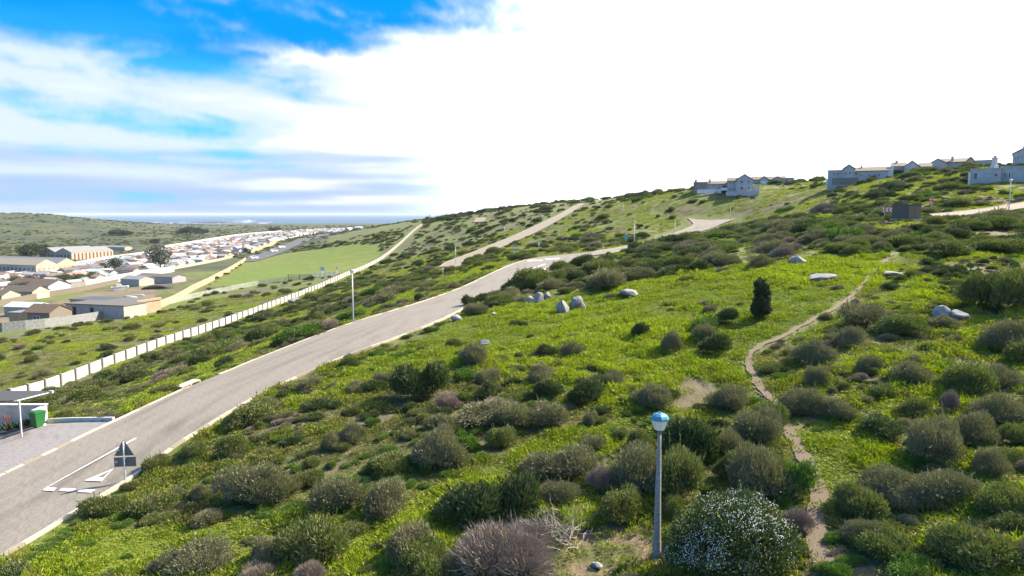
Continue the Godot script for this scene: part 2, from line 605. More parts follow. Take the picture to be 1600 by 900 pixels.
func chimney(root: Node3D, u: float, vt: float, vb: float, wpx: float, d: float, m: Material, pm: Material):
	var a := LP(root, u, vb, d)
	var b := LP(root, u, vt, d)
	var w := wpx * d / F / 2
	var st := start()
	add_box(st, Vector3(-w, -0.6, -w), Vector3(w, b.y - a.y - 0.35, w))
	add_box(st, Vector3(-w * 1.15, b.y - a.y - 0.35, -w * 1.15), Vector3(w * 1.15, b.y - a.y - 0.2, w * 1.15))
	var c := obj("chimney", fin(st), m, root, Transform3D(Basis.IDENTITY, a + Vector3(0, 0, -2.5)))
	var s2 := start()
	lathe(s2, [[w * 0.45, b.y - a.y - 0.2], [w * 0.4, b.y - a.y], [0.0, b.y - a.y]], 8)
	obj("chimney_pot", fin(s2), pm, c)

# ------------------------------------------------------------------ sky
func make_sky() -> Sky:
	var w := 2048
	var h := 1024
	var im := Image.create(w, h, false, Image.FORMAT_RGBF)
	im.fill(Color(0.14, 0.17, 0.15))
	var n := FastNoiseLite.new()
	n.seed = 5; n.noise_type = FastNoiseLite.TYPE_SIMPLEX_SMOOTH; n.fractal_octaves = 6; n.frequency = 1.0; n.fractal_gain = 0.55
	n.domain_warp_enabled = true; n.domain_warp_amplitude = 0.25; n.domain_warp_frequency = 1.2
	var n2 := FastNoiseLite.new()
	n2.seed = 21; n2.noise_type = FastNoiseLite.TYPE_SIMPLEX_SMOOTH; n2.fractal_octaves = 4; n2.frequency = 1.0
	for y in int(h / 2.0) + 8:
		var el := PI * (0.5 - (y + 0.5) / h)
		var ce := cos(el)
		var eld := rad_to_deg(el)
		var up := log(maxf(eld, 0.0) * 0.22 + 1.0) * 3.2            # flatter layers towards the horizon
		for x in w:
			var az := TAU * (x + 0.5) / w                     # 0 ahead, to the right positive
			var dx := sin(az) * ce
			var dz := cos(az) * ce
			var a := n.get_noise_3d(dx * 3.2, up * 0.8 + dx * 0.8, dz * 3.2)
			var b := n2.get_noise_3d(dx * 2.2, up * 1.6, dz * 2.2)
			var sunside := cos(az - deg_to_rad(63.0))
			# cloud piles up towards the sun and low over the sea; it opens high on the left and behind
			var bias := smoothstep(0.14, 0.50, sunside + 0.008 * (9.0 - minf(eld, 30.0))) * 1.2
			bias += 0.92 * (1.0 - smoothstep(8.0, 16.0, eld)) - 0.26
			var cov := smoothstep(-0.25, 0.62, a * 1.1 + b * 0.35 + bias)
			var blue := Color(0.002, 0.29, 0.82).lerp(Color(0.10, 0.58, 0.97), 1.0 - smoothstep(3.0, 14.0, eld + b * 3.0))
			blue = blue.lerp(Color(0.06, 0.26, 0.66), smoothstep(20.0, 80.0, eld))
			var lit := smoothstep(-0.1, 0.85, sunside)
			var cl := Color(0.62, 0.73, 0.94).lerp(Color(1.0, 1.0, 1.0), smoothstep(0.16, 0.42, lit + b * 0.35 + a * 0.2))
			cl = cl.lerp(Color(0.36, 0.49, 0.74), (1.0 - smoothstep(0.5, 5.5, eld + b * 5.0)) * (1.0 - smoothstep(0.34, 0.66, lit)) * 0.85)
			var c := blue.lerp(cl, cov) * lerpf(0.43, 0.62, smoothstep(0.25, 0.75, lit) * cov)
			im.set_pixel(x, y, c)
	var pm := PanoramaSkyMaterial.new()
	pm.panorama = ImageTexture.create_from_image(im)
	var sky := Sky.new()
	sky.sky_material = pm
	return sky

# ------------------------------------------------------------------ ground sheet
func make_ground():
	var na := 460
	var nd := 560
	var l0 := log(7.0)
	var l1 := log(5200.0)
	var v := PackedVector3Array(); v.resize(na * nd)
	var n := PackedVector3Array(); n.resize(na * nd)
	var c := PackedColorArray(); c.resize(na * nd)
	var big := FastNoiseLite.new(); big.seed = 9; big.frequency = 0.035; big.fractal_octaves = 4
	var far := FastNoiseLite.new(); far.seed = 13; far.frequency = 0.006; far.fractal_octaves = 5
	var fine := FastNoiseLite.new(); fine.seed = 17; fine.frequency = 0.5; fine.fractal_octaves = 3
	var grass := Color(0.15, 0.20, 0.024)
	var dull := Color(0.115, 0.125, 0.034)
	var soil := Color(0.17, 0.135, 0.08)
	for j in nd:
		var d := exp(lerpf(l0, l1, j / (nd - 1.0)))
		for i in na:
			var x := lerpf(-1.3, 1.3, i / (na - 1.0)) * d
			var o := j * na + i
			var b := big.get_noise_2d(x, d)
			var f := fine.get_noise_2d(x, d)
			var q := far.get_noise_2d(x, d)
			var y := H(x, d)
			if d < 260.0 and mask_at(x, d) == 0: y -= 0.02 + absf(f) * 0.16
			v[o] = Vector3(x, y, -d)
			var col: Color
			if d > 1300.0 or (x < -75.0 and d > 430.0 and x / d < -0.26):
				col = Color(0.055, 0.072, 0.020).lerp(Color(0.105, 0.125, 0.028), smoothstep(-0.3, 0.35, q + 0.3 * b))
				col = col.lerp(Color(0.035, 0.048, 0.018), smoothstep(0.02, 0.35, far.get_noise_2d(x * 3.0, d * 3.0 + 500.0)))
				if in_zone("town", x, d): col = Color(0.20, 0.18, 0.15).lerp(Color(0.12, 0.12, 0.08), smoothstep(-0.1, 0.4, b))
				elif in_zone("field", x, d): col = Color(0.15, 0.225, 0.008).lerp(Color(0.21, 0.235, 0.025), smoothstep(0.0, 0.45, q + 0.9 * far.get_noise_2d(x * 1.2 + d * 0.8, d * 9.0 - x * 1.5)))
			else:
				col = dull.lerp(grass, smoothstep(-0.25, 0.15, b + 0.3 * f))
				if in_zone("meadow", x, d): col = grass.lerp(Color(0.20, 0.27, 0.022), smoothstep(-0.2, 0.4, b))
				elif not in_zone("verge", x, d):
					col = col.lerp(soil, smoothstep(0.12, 0.5, f * 0.7 - b * 0.7) * 0.8)
					if d < 330.0: col = col.lerp(soil, smoothstep(-0.34, -0.46, clump.get_noise_2d(x * 0.6 + 90.0, d * 0.6)) * clampf(0.75 + f, 0.3, 1.0))
				if in_zone("field", x, d): col = Color(0.15, 0.225, 0.008).lerp(Color(0.21, 0.235, 0.025), smoothstep(0.0, 0.45, q + 0.9 * far.get_noise_2d(x * 1.2 + d * 0.8, d * 9.0 - x * 1.5)))
				elif in_zone("yard", x, d): col = Color(0.27, 0.20, 0.13).lerp(Color(0.17, 0.15, 0.09), smoothstep(-0.1, 0.4, b + f))
				elif in_zone("bare", x, d): col = col.lerp(Color(0.21, 0.155, 0.095), smoothstep(-0.45, 0.15, f + b * 0.5))
				elif in_zone("town", x, d): col = Color(0.20, 0.18, 0.15).lerp(Color(0.12, 0.12, 0.08), smoothstep(-0.1, 0.4, b))
			c[o] = col * (1.0 + 0.25 * f)
	for j in nd:
		for i in na:
			var o := j * na + i
			var ex := v[o + (1 if i < na - 1 else 0)] - v[o - (1 if i > 0 else 0)]
			var ez := v[o + (na if j < nd - 1 else 0)] - v[o - (na if j > 0 else 0)]
			n[o] = ex.cross(ez).normalized()
	var idx := PackedInt32Array(); idx.resize((na - 1) * (nd - 1) * 6)
	var w := 0
	for j in nd - 1:
		for i in na - 1:
			var o := j * na + i
			for t in [o, o + na, o + 1, o + 1, o + na, o + na + 1]:
				idx[w] = t
				w += 1
	var m := StandardMaterial3D.new()
	m.vertex_color_use_as_albedo = true
	m.roughness = 0.95
	m.albedo_texture = grain
	m.uv1_triplanar = true; m.uv1_world_triplanar = true; m.uv1_scale = Vector3.ONE * 0.35
	tag(obj("ground", arr_mesh(v, n, c, idx), m), "grassy hillside falling away to a flat coastal plain", "ground", "", "structure")

# ------------------------------------------------------------------ roads
func kerbs(root: Node3D, pts: Array, limit: float, m: Material, dirty: Material, wide := 0.2, high := 0.11):
	var run := run_points(pts, 1.0)
	var strip := start()
	var far_any := false
	var stone := box(Vector3(0.012, -0.25, -wide / 2), Vector3(0.988, high, wide / 2))
	for k in run.size() - 1:
		var a: Vector3 = on_ground(run[k].x, -run[k].z, -run[k].z * 0.0006)
		var b: Vector3 = on_ground(run[k + 1].x, -run[k + 1].z, -run[k].z * 0.0006)
		var al := b - a
		var side := Vector3(al.x, 0, al.z).normalized().cross(Vector3.UP)
		if a.distance_to(drain_at) < 1.7: continue
		if -a.z < limit:
			obj("kerb_stone", stone, dirty if rng.randf() < 0.3 else m, root, Transform3D(Basis(al, Vector3.UP, side), a + Vector3(0, rng.randf_range(-0.012, 0.012), 0)))
		else:
			far_any = true
			var s := side * wide * 0.5
			var up := Vector3(0, high, 0)
			quad(strip, a - s + up, b - s + up, b + s + up, a + s + up)
			quad(strip, a + s + up, b + s + up, b + s - up * 2, a + s - up * 2)
			quad(strip, a - s - up * 2, b - s - up * 2, b - s + up, a - s + up)
	if far_any: tag(obj("kerb", fin(strip), m, root), "", "", "", "stuff")

func paver_material(called: String, base: Color, size := 256) -> StandardMaterial3D:
	# a herringbone of small blocks, too fine to be told apart beyond a few metres
	var m := StandardMaterial3D.new()
	var im := Image.create(size, size, false, Image.FORMAT_RGB8)
	var r := RandomNumberGenerator.new(); r.seed = hash(called)
	var bw := size / 8
	var bh := size / 16
	for row in 16:
		for col in 9:
			var k := r.randf_range(0.93, 1.06)
			var c := Color(base.r * k, base.g * k * r.randf_range(0.98, 1.02), base.b * k).linear_to_srgb()
			im.fill_rect(Rect2i(col * bw - (bw / 2 if row % 2 else 0) + 1, row * bh + 1, bw - 1, bh - 1), c)
			im.fill_rect(Rect2i(col * bw - (bw / 2 if row % 2 else 0), row * bh, bw, 1), Color(base.r * 0.74, base.g * 0.74, base.b * 0.7).linear_to_srgb())
			im.fill_rect(Rect2i(col * bw - (bw / 2 if row % 2 else 0), row * bh, 1, bh), Color(base.r * 0.74, base.g * 0.74, base.b * 0.7).linear_to_srgb())
	m.albedo_texture = ImageTexture.create_from_image(im)
	m.uv1_scale = Vector3(0.62, 0.62, 1)
	m.detail_enabled = true
	m.detail_albedo = soft
	m.detail_blend_mode = BaseMaterial3D.BLEND_MODE_MUL
	m.detail_uv_layer = BaseMaterial3D.DETAIL_UV_1
	m.vertex_color_use_as_albedo = true
	m.roughness = 0.85
	return m

func make_roads():
	drain_at = G(297, 603)
	var kerb_m := mat("kerb_concrete", Color(0.50, 0.44, 0.36), 0.9, 0.4, 0.8)
	var kerb_d := mat("kerb_concrete_worn", Color(0.42, 0.36, 0.285), 0.9, 1.0, 0.8)
	var pave := paver_material("road_pavers", Color(0.205, 0.188, 0.168))
	var l := Gs([[-90,790],[0,746],[80,708],[179,660],[234,634],[275,615],[310,600],[362,579],[400,563],[500,524],[600,491],[710,455],[760,432],[807,412],[822,407]])
	var rr := Gs([[-90,925],[0,873],[60,838],[125,797],[270,701],[340,657],[410,617],[479,584],[540,558],[612,532],[687,502],[735,478],[775,457],[820,440],[852,421]])
	l = smooth_line(l, 300)
	road_line = l
	rr = smooth_line(rr, 300)
	var road := obj("road", sheet(l, rr, 16, 0.05, 1, 0.3), pave)
	tag(road, "block-paved road climbing the slope past the yield sign to the junction", "road", "", "structure")
	kerbs(road, l, 105.0, kerb_m, kerb_d)
	kerbs(road, rr, 105.0, kerb_m, kerb_d)
	# junction and the branch to the turning circle
	var l2 := Gs([[806,412],[822,407],[860,401],[920,395],[942,391.5],[975,386.5],[995,382],[1025,374],[1040,369],[1070,359],[1084,352],[1079,345],[1075,342]])
	var r2 := Gs([[820,440],[852,421],[887,412],[920,402],[942,398],[975,394],[992,391],[1020,384],[1045,377],[1075,369],[1100,361],[1125,352],[1150,342]])
	l2 = smooth_line(l2, 90)
	r2 = smooth_line(r2, 90)
	var br := obj("road", sheet(l2, r2, 10, 0.075, 1, 2.4), pave)
	tag(br, "paved side road running from the junction up to the turning circle", "road", "", "structure")
	kerbs(br, l2.slice(6), 10.0, kerb_m, kerb_d)
	# the long pale road over the hill
	var l3 := Gs([[686,418],[700,409],[725,400],[760,386],[800,370],[835,354],[870,338],[890,327],[906,318.5]])
	var r3 := Gs([[716,419],[735,405],[765,395],[800,380],[833,366],[862,351],[890,335],[904,326],[916,318.5]])
	l3 = smooth_line(l3, 90)
	r3 = smooth_line(r3, 90)
	var tan_m := mat("pale_pavers", Color(0.29, 0.25, 0.205), 0.9, 1.0, 0.15)
	var hr := obj("road", sheet(l3, r3, 6, 0.08, 1), tan_m)
	tag(hr, "long pale paved road climbing straight over the hilltop", "road", "", "structure")
	kerbs(hr, l3, 10.0, kerb_m, kerb_d)
	# road on the right by the brown kiosk
	var l4 := Gs([[1440,337],[1480,333.5],[1520,329],[1560,323.5],[1600,317],[1660,309]])
	var r4 := Gs([[1440,340],[1490,338.5],[1530,336.5],[1560,332],[1600,326],[1660,318]])
	l4 = smooth_line(l4, 50); r4 = smooth_line(r4, 50)
	var er := obj("road", sheet(l4, r4, 6, 0.06, 1), tan_m)
	tag(er, "pale road behind the brown kiosk leading right below the houses", "road", "", "structure")
	kerbs(er, l4, 10.0, kerb_m, kerb_d)
	# a patch of the same road further off
	var pr := obj("road", sheet(smooth_line(Gs([[739,348],[744,341]]), 12), smooth_line(Gs([[757,347],[760,340.5]]), 12), 4, 0.1, 1), tan_m)
	tag(pr, "short far stretch of pale road near the hilltop", "road", "", "structure")
	# asphalt road past the town
	var l5 := Gs([[372,409],[395,401],[425,390],[455,379],[480,371],[505,366.5],[540,362]])
	var r5 := Gs([[398,409],[425,401],[450,391],[475,380],[497,373],[518,368],[545,363.5]])
	var hw := obj("road", sheet(smooth_line(l5, 50), smooth_line(r5, 50), 4, 0.1, 1), mat("asphalt", Color(0.13, 0.13, 0.14), 0.8, 1.0, 0.1))
	tag(hw, "grey asphalt main road running past the far edge of the town", "road", "", "structure")
	# painted marks
	var paint := mat("road_paint", Color(0.72, 0.72, 0.70), 0.7, 0.4, 1.0)
	var marks := [["edge_line", [[65,769],[72,766],[214,688],[211,687]]],
		["give_way_bar", [[67,769.5],[84,770.5],[89,765.5],[75,765]]], ["give_way_bar", [[92,770.5],[114,771.5],[119,767],[97,766]]], ["give_way_bar", [[121,772],[143,773],[150,768.5],[126,767.5]]],
		["give_way_triangle", [[132,754],[159,755.5],[162,749],[151,749.5]]], ["give_way_triangle", [[132,754],[151,749.5],[173,738.5],[178,735]]], ["give_way_triangle", [[159,755.5],[178,735],[173,738.5],[162,749]]],
		["centre_line", [[822,424],[824,425],[853,414.5],[851,413.5]]], ["give_way_bar", [[823,409.5],[845,409.5],[850,407.5],[826,407.5]]], ["give_way_bar", [[852,407],[874,406],[874,404.5],[852,405.3]]]]
	for mk in marks:
		obj(mk[0], flat_poly(mk[1], 0.09), paint, road)
	# storm drain mouth in the far kerb
	var da := on_ground(G(283, 608).x, -G(283, 608).z)
	var db := on_ground(G(310, 597).x, -G(310, 597).z)
	var drain := thing("storm_drain", da)
	var al := db - da
	var sd := Vector3(al.x, 0, al.z).normalized().cross(Vector3.UP)
	var tb := Transform3D(Basis(al, Vector3.UP, sd), Vector3.ZERO)
	obj("lintel", box(Vector3(-0.03, 0.14, -0.5), Vector3(1.03, 0.2, 0.16)), kerb_m, drain, tb)
	obj("back_wall", box(Vector3(0.03, -0.1, -0.62), Vector3(0.97, 0.14, -0.5)), kerb_m, drain, tb)
	for q in [[-0.05, 0.03], [0.46, 0.54], [0.97, 1.05]]:
		obj("pier", box(Vector3(q[0], -0.1, -0.7), Vector3(q[1], 0.14, 0.15)), kerb_m, drain, tb)
	tag(drain, "concrete storm drain inlet with two dark mouths in the road kerb", "drain")
	# the dirt footpath
	var path := smooth_line(Gs([[1293,915],[1284,870],[1275,820],[1280,775],[1262,725],[1240,685],[1222,650],[1192,610],[1174,583],[1168,561],[1184,544],[1230,522],[1275,497],[1310,478],[1342,452],[1370,420],[1398,396]]), 170)
	path_line = path
	var pl := []
	var prr := []
	for k in path.size():
		var t: Vector3 = path[mini(k + 1, path.size() - 1)] - path[maxi(k - 1, 0)]
		var s := Vector3(t.x, 0, t.z).normalized().cross(Vector3.UP)
		var wid := lerpf(0.34, 0.19, smoothstep(19.0, 36.0, -path[k].z)) * (1.0 + 0.45 * fn.get_noise_2d(k * 26.0, 4.0))
		var sh := s * 0.16 * fn.get_noise_2d(k * 14.0, 90.0)
		pl.append(path[k] - s * wid + sh)
		prr.append(path[k] + s * wid * (1.0 + 0.3 * fn.get_noise_2d(k * 30.0, 44.0)) + sh)
	var dm := mat("trodden_earth", Color(0.165, 0.126, 0.086), 0.95, 1.0, 0.9)
	var fp := obj("path", sheet(pl, prr, 3, 0.035, 2, 0.02), dm)
	tag(fp, "narrow trodden dirt footpath winding down through the shrubs", "path", "", "structure")
	var stone_mesh := boulder_mesh(77, Vector3(0.5, 0.35, 0.45), 0)
	var sm := mat("path_stone", Color(0.30, 0.25, 0.20), 0.9, 1.0, 2.0)
	var mm := MultiMesh.new()
	mm.transform_format = MultiMesh.TRANSFORM_3D
	mm.mesh = stone_mesh
	mm.instance_count = 420
	for k in 420:
		var i := int(pow(rng.randf(), 1.6) * (path.size() - 1))
		var p: Vector3 = path[i] + Vector3(rng.randfn() * 0.3, 0, rng.randf_range(-0.3, 0.3))
		p.y = H(p.x, -p.z) + 0.02
		mm.set_instance_transform(k, Transform3D(Basis(Vector3.UP, rng.randf() * TAU).scaled(Vector3.ONE * rng.randf_range(0.04, 0.17)), p))
	var mi := MultiMeshInstance3D.new()
	mi.multimesh = mm
	mi.material_override = sm
	mi.name = "path_pebbles"
	add_child(mi)
	tag(mi, "loose brown pebbles strewn along the dirt footpath", "pebbles", "", "stuff")
	# driveway of the house on the left
	var dl := smooth_line(Gs([[-90,690],[-40,676],[0,668],[75,664],[178,661]]), 40)
	var dr := smooth_line(Gs([[-92,789],[-40,764],[0,744.5],[80,706.5],[178,661]]), 40)
	var dv := obj("driveway", sheet(dl, dr, 8, 0.055, 1), paver_material("drive_pavers", Color(0.225, 0.215, 0.225)))
	tag(dv, "grey block-paved driveway beside the road in front of the carport", "driveway", "", "structure")

# ------------------------------------------------------------------ boulders
func boulder_mesh(seed: int, size: Vector3, sub := 3) -> ArrayMesh:
	var sp := SphereMesh.new()
	sp.radius = 1.0; sp.height = 2.0
	sp.radial_segments = 10 + sub * 8; sp.rings = 6 + sub * 5
	var a := sp.get_mesh_arrays()
	var n := FastNoiseLite.new(); n.seed = seed; n.frequency = 0.75; n.fractal_octaves = 4
	var st := SurfaceTool.new()
	st.begin(Mesh.PRIMITIVE_TRIANGLES)
	var vs: PackedVector3Array = a[Mesh.ARRAY_VERTEX]
	var r := RandomNumberGenerator.new(); r.seed = seed
	var cuts := []
	for k in 13: cuts.append([rdir(r), r.randf_range(0.55, 0.88)])
	for v in vs:
		var p := v
		for q in cuts:
			var h: float = p.dot(q[0]) - q[1]
			if h > 0: p -= q[0] * h * 0.96
		p *= 1.0 + 0.16 * n.get_noise_3d(v.x, v.y, v.z) + 0.05 * n.get_noise_3d(v.x * 5, v.y * 5, v.z * 5)
		st.set_smooth_group(0)
		st.add_vertex(Vector3(p.x * size.x, p.y * size.y, p.z * size.z))
	for i in a[Mesh.ARRAY_INDEX]: st.add_index(i)
	st.generate_normals()
	return st.commit()

func boulder(u: float, v: float, wpx: float, hpx: float, seed: int, label: String, group := ""):
	var p := G(u, v)
	var m := -p.z / F
	var m0 := mat("granite", Color(0.34, 0.34, 0.345), 0.9, 1.0, 0.9)
	var o := obj("boulder", boulder_mesh(seed, Vector3(wpx * m * 0.68, hpx * m * 0.66, wpx * m * 0.55)), m0)
	o.position = p + Vector3(0, hpx * m * 0.3, -wpx * m * 0.2)
	o.rotation.y = seed * 0.7
	tag(o, label, "boulder", group)
	mark(p, wpx * m * 0.4, 3)

# ------------------------------------------------------------------ lamps and signs
func post_lamp(label: String, at: Vector3, hgt: float, detail: bool, group := ""):
	var t := thing("street_lamp", at)
	var sides := 16 if detail else 8
	var k := hgt / 5.0
	var conc := mat("pole_concrete", Color(0.36, 0.365, 0.37), 0.85, 1.0, 0.7)
	var st := start()
	lathe(st, [[0.155 * k, -0.4], [0.15 * k, 0.0], [0.145 * k, 0.55], [0.128 * k, 0.62], [0.075 * k, 3.75 * k], [0.066 * k, 3.8 * k], [0.062 * k, 4.4 * k], [0.0, 4.4 * k]], sides)
	obj("pole", fin(st), conc, t)
	st = start()
	lathe(st, [[0.075 * k, 4.28 * k], [0.085 * k, 4.3 * k], [0.085 * k, 4.42 * k], [0.16 * k, 4.44 * k], [0.0, 4.445 * k]], sides)
	obj("collar", fin(st), mat("lamp_metal", Color(0.25, 0.26, 0.27), 0.5, 0.0, 1.0, 0.6), t)
	st = start()
	lathe(st, [[0.165 * k, 4.45 * k], [0.285 * k, 4.80 * k], [0.27 * k, 4.80 * k], [0.15 * k, 4.46 * k]], 8, Vector3.ZERO, false)
	var df := obj("diffuser", fin(st), mat("diffuser_white", Color(0.74, 0.74, 0.71), 0.4), t)
	if detail:
		st = start()
		for s in 8:
			var a := TAU * s / 8
			tube(st, Vector3(cos(a) * 0.168, 4.45, sin(a) * 0.168) * Vector3(k, k, k), Vector3(cos(a) * 0.29, 4.80, sin(a) * 0.29) * Vector3(k, k, k), 0.008, 0.008, 4)
		obj("rib", fin(st), mat("diffuser_rib", Color(0.60, 0.60, 0.57), 0.5), df)
	st = start()
	lathe(st, [[0.275 * k, 4.795 * k], [0.315 * k, 4.79 * k], [0.305 * k, 4.85 * k], [0.25 * k, 4.93 * k], [0.15 * k, 4.99 * k], [0.04 * k, 5.02 * k], [0.035 * k, 5.05 * k], [0.0, 5.05 * k]], 8, Vector3.ZERO, false)
	obj("cap", fin(st), mat("cap_blue", Color(0.035, 0.24, 0.40), 0.45, 0.4, 2.0), t)
	return tag(t, label, "lamp", group)

func arm_lamp(label: String, at: Vector3, hgt: float, turn: float, group := ""):
	var t := thing("street_lamp", at, turn)
	var k := hgt / 5.0
	var st := start()
	lathe(st, [[0.075, -0.3], [0.07, 1.2], [0.05, hgt - 0.1], [0.0, hgt - 0.1]], 8)
	obj("pole", fin(st), mat("galvanised", Color(0.42, 0.44, 0.45), 0.55, 0.0, 1.0, 0.3), t)
	st = start()
	lathe(st, [[0.05, hgt - 0.15], [0.12 * k, hgt - 0.05], [0.24 * k, hgt + 0.16], [0.25 * k, hgt + 0.17], [0.0, hgt + 0.17]], 8, Vector3.ZERO, false)
	obj("diffuser", fin(st), mat("diffuser_white", Color.WHITE), t)
	st = start()
	lathe(st, [[0.27 * k, hgt + 0.165], [0.24 * k, hgt + 0.25], [0.08, hgt + 0.33], [0.0, hgt + 0.33]], 8, Vector3.ZERO, false)
	obj("cap", fin(st), mat("cap_grey", Color(0.30, 0.34, 0.37), 0.5), t)
	return tag(t, label, "lamp", group)

func sign_pole(t: Node3D, hgt: float, r := 0.035):
	var st := start()
	lathe(st, [[r, -0.3], [r, hgt], [0.0, hgt]], 8)
	obj("pole", fin(st), mat("galvanised", Color.WHITE), t)

func ngon(n: int, r: float, turn := 0.0) -> Array:
	var out := []
	for k in n: out.append([r * cos(TAU * k / n + turn), r * sin(TAU * k / n + turn)])
	return out

func lettering(parent: Node, txt: String, size: float, m: Material, at: Vector3):
	var tm := TextMesh.new()
	var sf := SystemFont.new()
	sf.font_names = PackedStringArray(["Droid Sans"])
	sf.font_weight = 700
	tm.font = sf
	tm.text = txt
	tm.font_size = 32
	tm.pixel_size = size / 32.0
	tm.depth = 0.008
	obj("lettering", tm, m, parent, Transform3D(Basis.IDENTITY, at))

func stop_sign(label: String, at: Vector3, hgt: float, r: float, plate: bool):
	var t := thing("stop_sign", at)
	var off := Vector3(0, hgt, 0.06)
	sign_pole(t, hgt + r * 0.8)
	var w := mat("sign_white", Color(0.75, 0.75, 0.75), 0.5)
	obj("border", extrude(ngon(8, r, PI / 8), 0.02), w, t, Transform3D(Basis.IDENTITY, off))
	var f := obj("face", extrude(ngon(8, r * 0.93, PI / 8), 0.02), mat("sign_red", Color(0.50, 0.045, 0.05), 0.5), t, Transform3D(Basis.IDENTITY, off + Vector3(0, 0, 0.008)))
	lettering(f, "STOP", r * 0.72, w, Vector3(0, 0, 0.014))
	if plate:
		var b := obj("plate", extrude([[-r * 0.75, -r], [r * 0.75, -r], [r * 0.75, r], [-r * 0.75, r]], 0.02), w, t, Transform3D(Basis.IDENTITY, off + Vector3(0, -r * 2.6, 0)))
		obj("plate_panel", extrude([[-r * 0.7, -r * 0.2], [r * 0.7, -r * 0.2], [r * 0.7, r * 0.9], [-r * 0.7, r * 0.9]], 0.02), mat("sign_blue", Color(0.10, 0.32, 0.55), 0.5), b, Transform3D(Basis.IDENTITY, Vector3(0, -r * 0.3, 0.006)))
	return tag(t, label, "sign")

func make_street_things():
	post_lamp("blue-capped lantern on a tapered concrete post beside the white-flowered bush", G(1026, 871), 5.05, true)
	arm_lamp("slim grey street lamp standing on the verge beside the long kerb", G(552, 504), 4.85, 0.0, "")
	var far := [[991,388,41,"white-headed street lamp beside the blue road sign on the side road"],[1054,376,29,"white-headed street lamp halfway up the side road"],[1141,346,23,"white-headed street lamp at the turning circle"],[712,413,28,"street lamp at the foot of the long pale road"],[847,350,14,"street lamp halfway along the long pale road"],[974,331,11,"small street lamp on the open slope below the skyline"],[788,367,13,"street lamp left of the long pale road"],[1576,330,48,"white-headed street lamp beside the road below the nearest house"]]
	for q in far:
		var g := G(q[0], q[1])
		arm_lamp(q[3], g, q[2] * -g.z / F * 0.96, 0.0, "")
	# thin marker posts
	for q in [[692,432,14],[943,394,9]]:
		var g := G(q[0], q[1])
		var st := start()
		lathe(st, [[0.06, -0.2], [0.05, q[2] * -g.z / F], [0.0, q[2] * -g.z / F + 0.03]], 8)
		tag(obj("marker_post", fin(st), mat("galvanised", Color.WHITE), null, Transform3D(Basis.IDENTITY, g)), "thin grey marker post in the scrub by the road" if q[0] < 800 else "short grey marker post on the side road verge", "post")
	# yield sign seen from behind, with its plate
	var g := G(196, 754)
	var t := thing("yield_sign", g, 0.12)
	sign_pole(t, 2.05, 0.038)
	var back := mat("sign_back", Color(0.13, 0.15, 0.18), 0.45, 0.4, 1.0, 0.4)
	var m := -g.z / F
	var tri_s := obj("triangle_panel", extrude([[-0.46, 0.0], [0.46, 0.0], [0.03, 0.76], [-0.03, 0.76]], 0.015), back, t, Transform3D(Basis.IDENTITY, Vector3(0, 1.32, -0.05)))
	var rect := obj("plate", extrude([[-0.5, 0.0], [0.5, 0.0], [0.5, 0.47], [-0.5, 0.47]], 0.015), back, t, Transform3D(Basis.IDENTITY, Vector3(0.02, 0.78, -0.05)))
	var sticker := mat("sticker", Color(0.55, 0.58, 0.62), 0.5)
	obj("sticker", box(Vector3(-0.30, 0.25, 0.008), Vector3(-0.20, 0.31, 0.011)), sticker, tri_s)
	obj("sticker", box(Vector3(-0.46, 0.2, 0.008), Vector3(-0.36, 0.27, 0.011)), sticker, rect)
	var st := start()
	for y in [0.9, 1.15, 1.45, 1.8]: add_box(st, Vector3(-0.06, y, -0.045), Vector3(0.06, y + 0.04, 0.045))
	obj("bracket", fin(st), mat("galvanised", Color.WHITE), t)
	tag(t, "back of a triangular yield sign with a plate below it at the kerb", "sign")
	g = G(804, 404)
	stop_sign("red stop sign over a blue and white plate at the junction", g, 21 * -g.z / F, 2.9 * -g.z / F, true)
	g = G(1455, 333)
	stop_sign("faded red stop sign beside the road behind the brown kiosk", g, 21 * -g.z / F, 4.4 * -g.z / F, false)
	# round white sign and blue sign
	g = G(842, 392)
	t = thing("round_sign", g)
	sign_pole(t, 13 * -g.z / F)
	obj("panel", extrude([[-0.25, -0.45], [0.25, -0.45], [0.33, 0.1], [0.25, 0.5], [-0.25, 0.5], [-0.33, 0.1]], 0.03), mat("sign_white", Color.WHITE), t, Transform3D(Basis.IDENTITY, Vector3(0, 11 * -g.z / F, 0.06)))
	tag(t, "small white sign on a thin pole in the scrub past the junction", "sign")
	g = G(978, 382)
	t = thing("blue_sign", g)
	sign_pole(t, 15 * -g.z / F)
	obj("panel", extrude(ngon(20, 3.4 * -g.z / F), 0.03), mat("sign_blue", Color(0.10, 0.32, 0.55), 0.5), t, Transform3D(Basis.IDENTITY, Vector3(0, 12 * -g.z / F, 0.06)))
	tag(t, "round blue road sign on a pole beside the side road", "sign")
	# two signs beyond the white wall
	g = G(504, 432)
	for q in [[504, 420, 3.2, "square pale blue sign on a post beyond the white panel wall"], [527, 419, 2.8, "diamond-shaped white sign on a post beyond the white panel wall"]]:
		var d := 305.0
		var base := on_ground(P(q[0], 425, d).x, d)
		t = thing("field_sign", base)
		var hh: float = P(q[0], q[1], d).y - base.y
		sign_pole(t, hh, 0.08)
		var s: float = q[2] * d / F
		var poly := [[-s, -s], [s, -s], [s, s], [-s, s]] if q[0] < 510 else [[0, -s], [s, 0], [0, s], [-s, 0]]
		obj("panel", extrude(poly, 0.05), mat("sign_pale", Color(0.45, 0.55, 0.66), 0.5) if q[0] < 510 else mat("sign_white", Color.WHITE), t, Transform3D(Basis.IDENTITY, Vector3(0, hh, 0.12)))
		tag(t, q[3], "sign")
	# chevron board
	g = G(1388, 343)
	t = thing("chevron_sign", g)
	m = -g.z / F
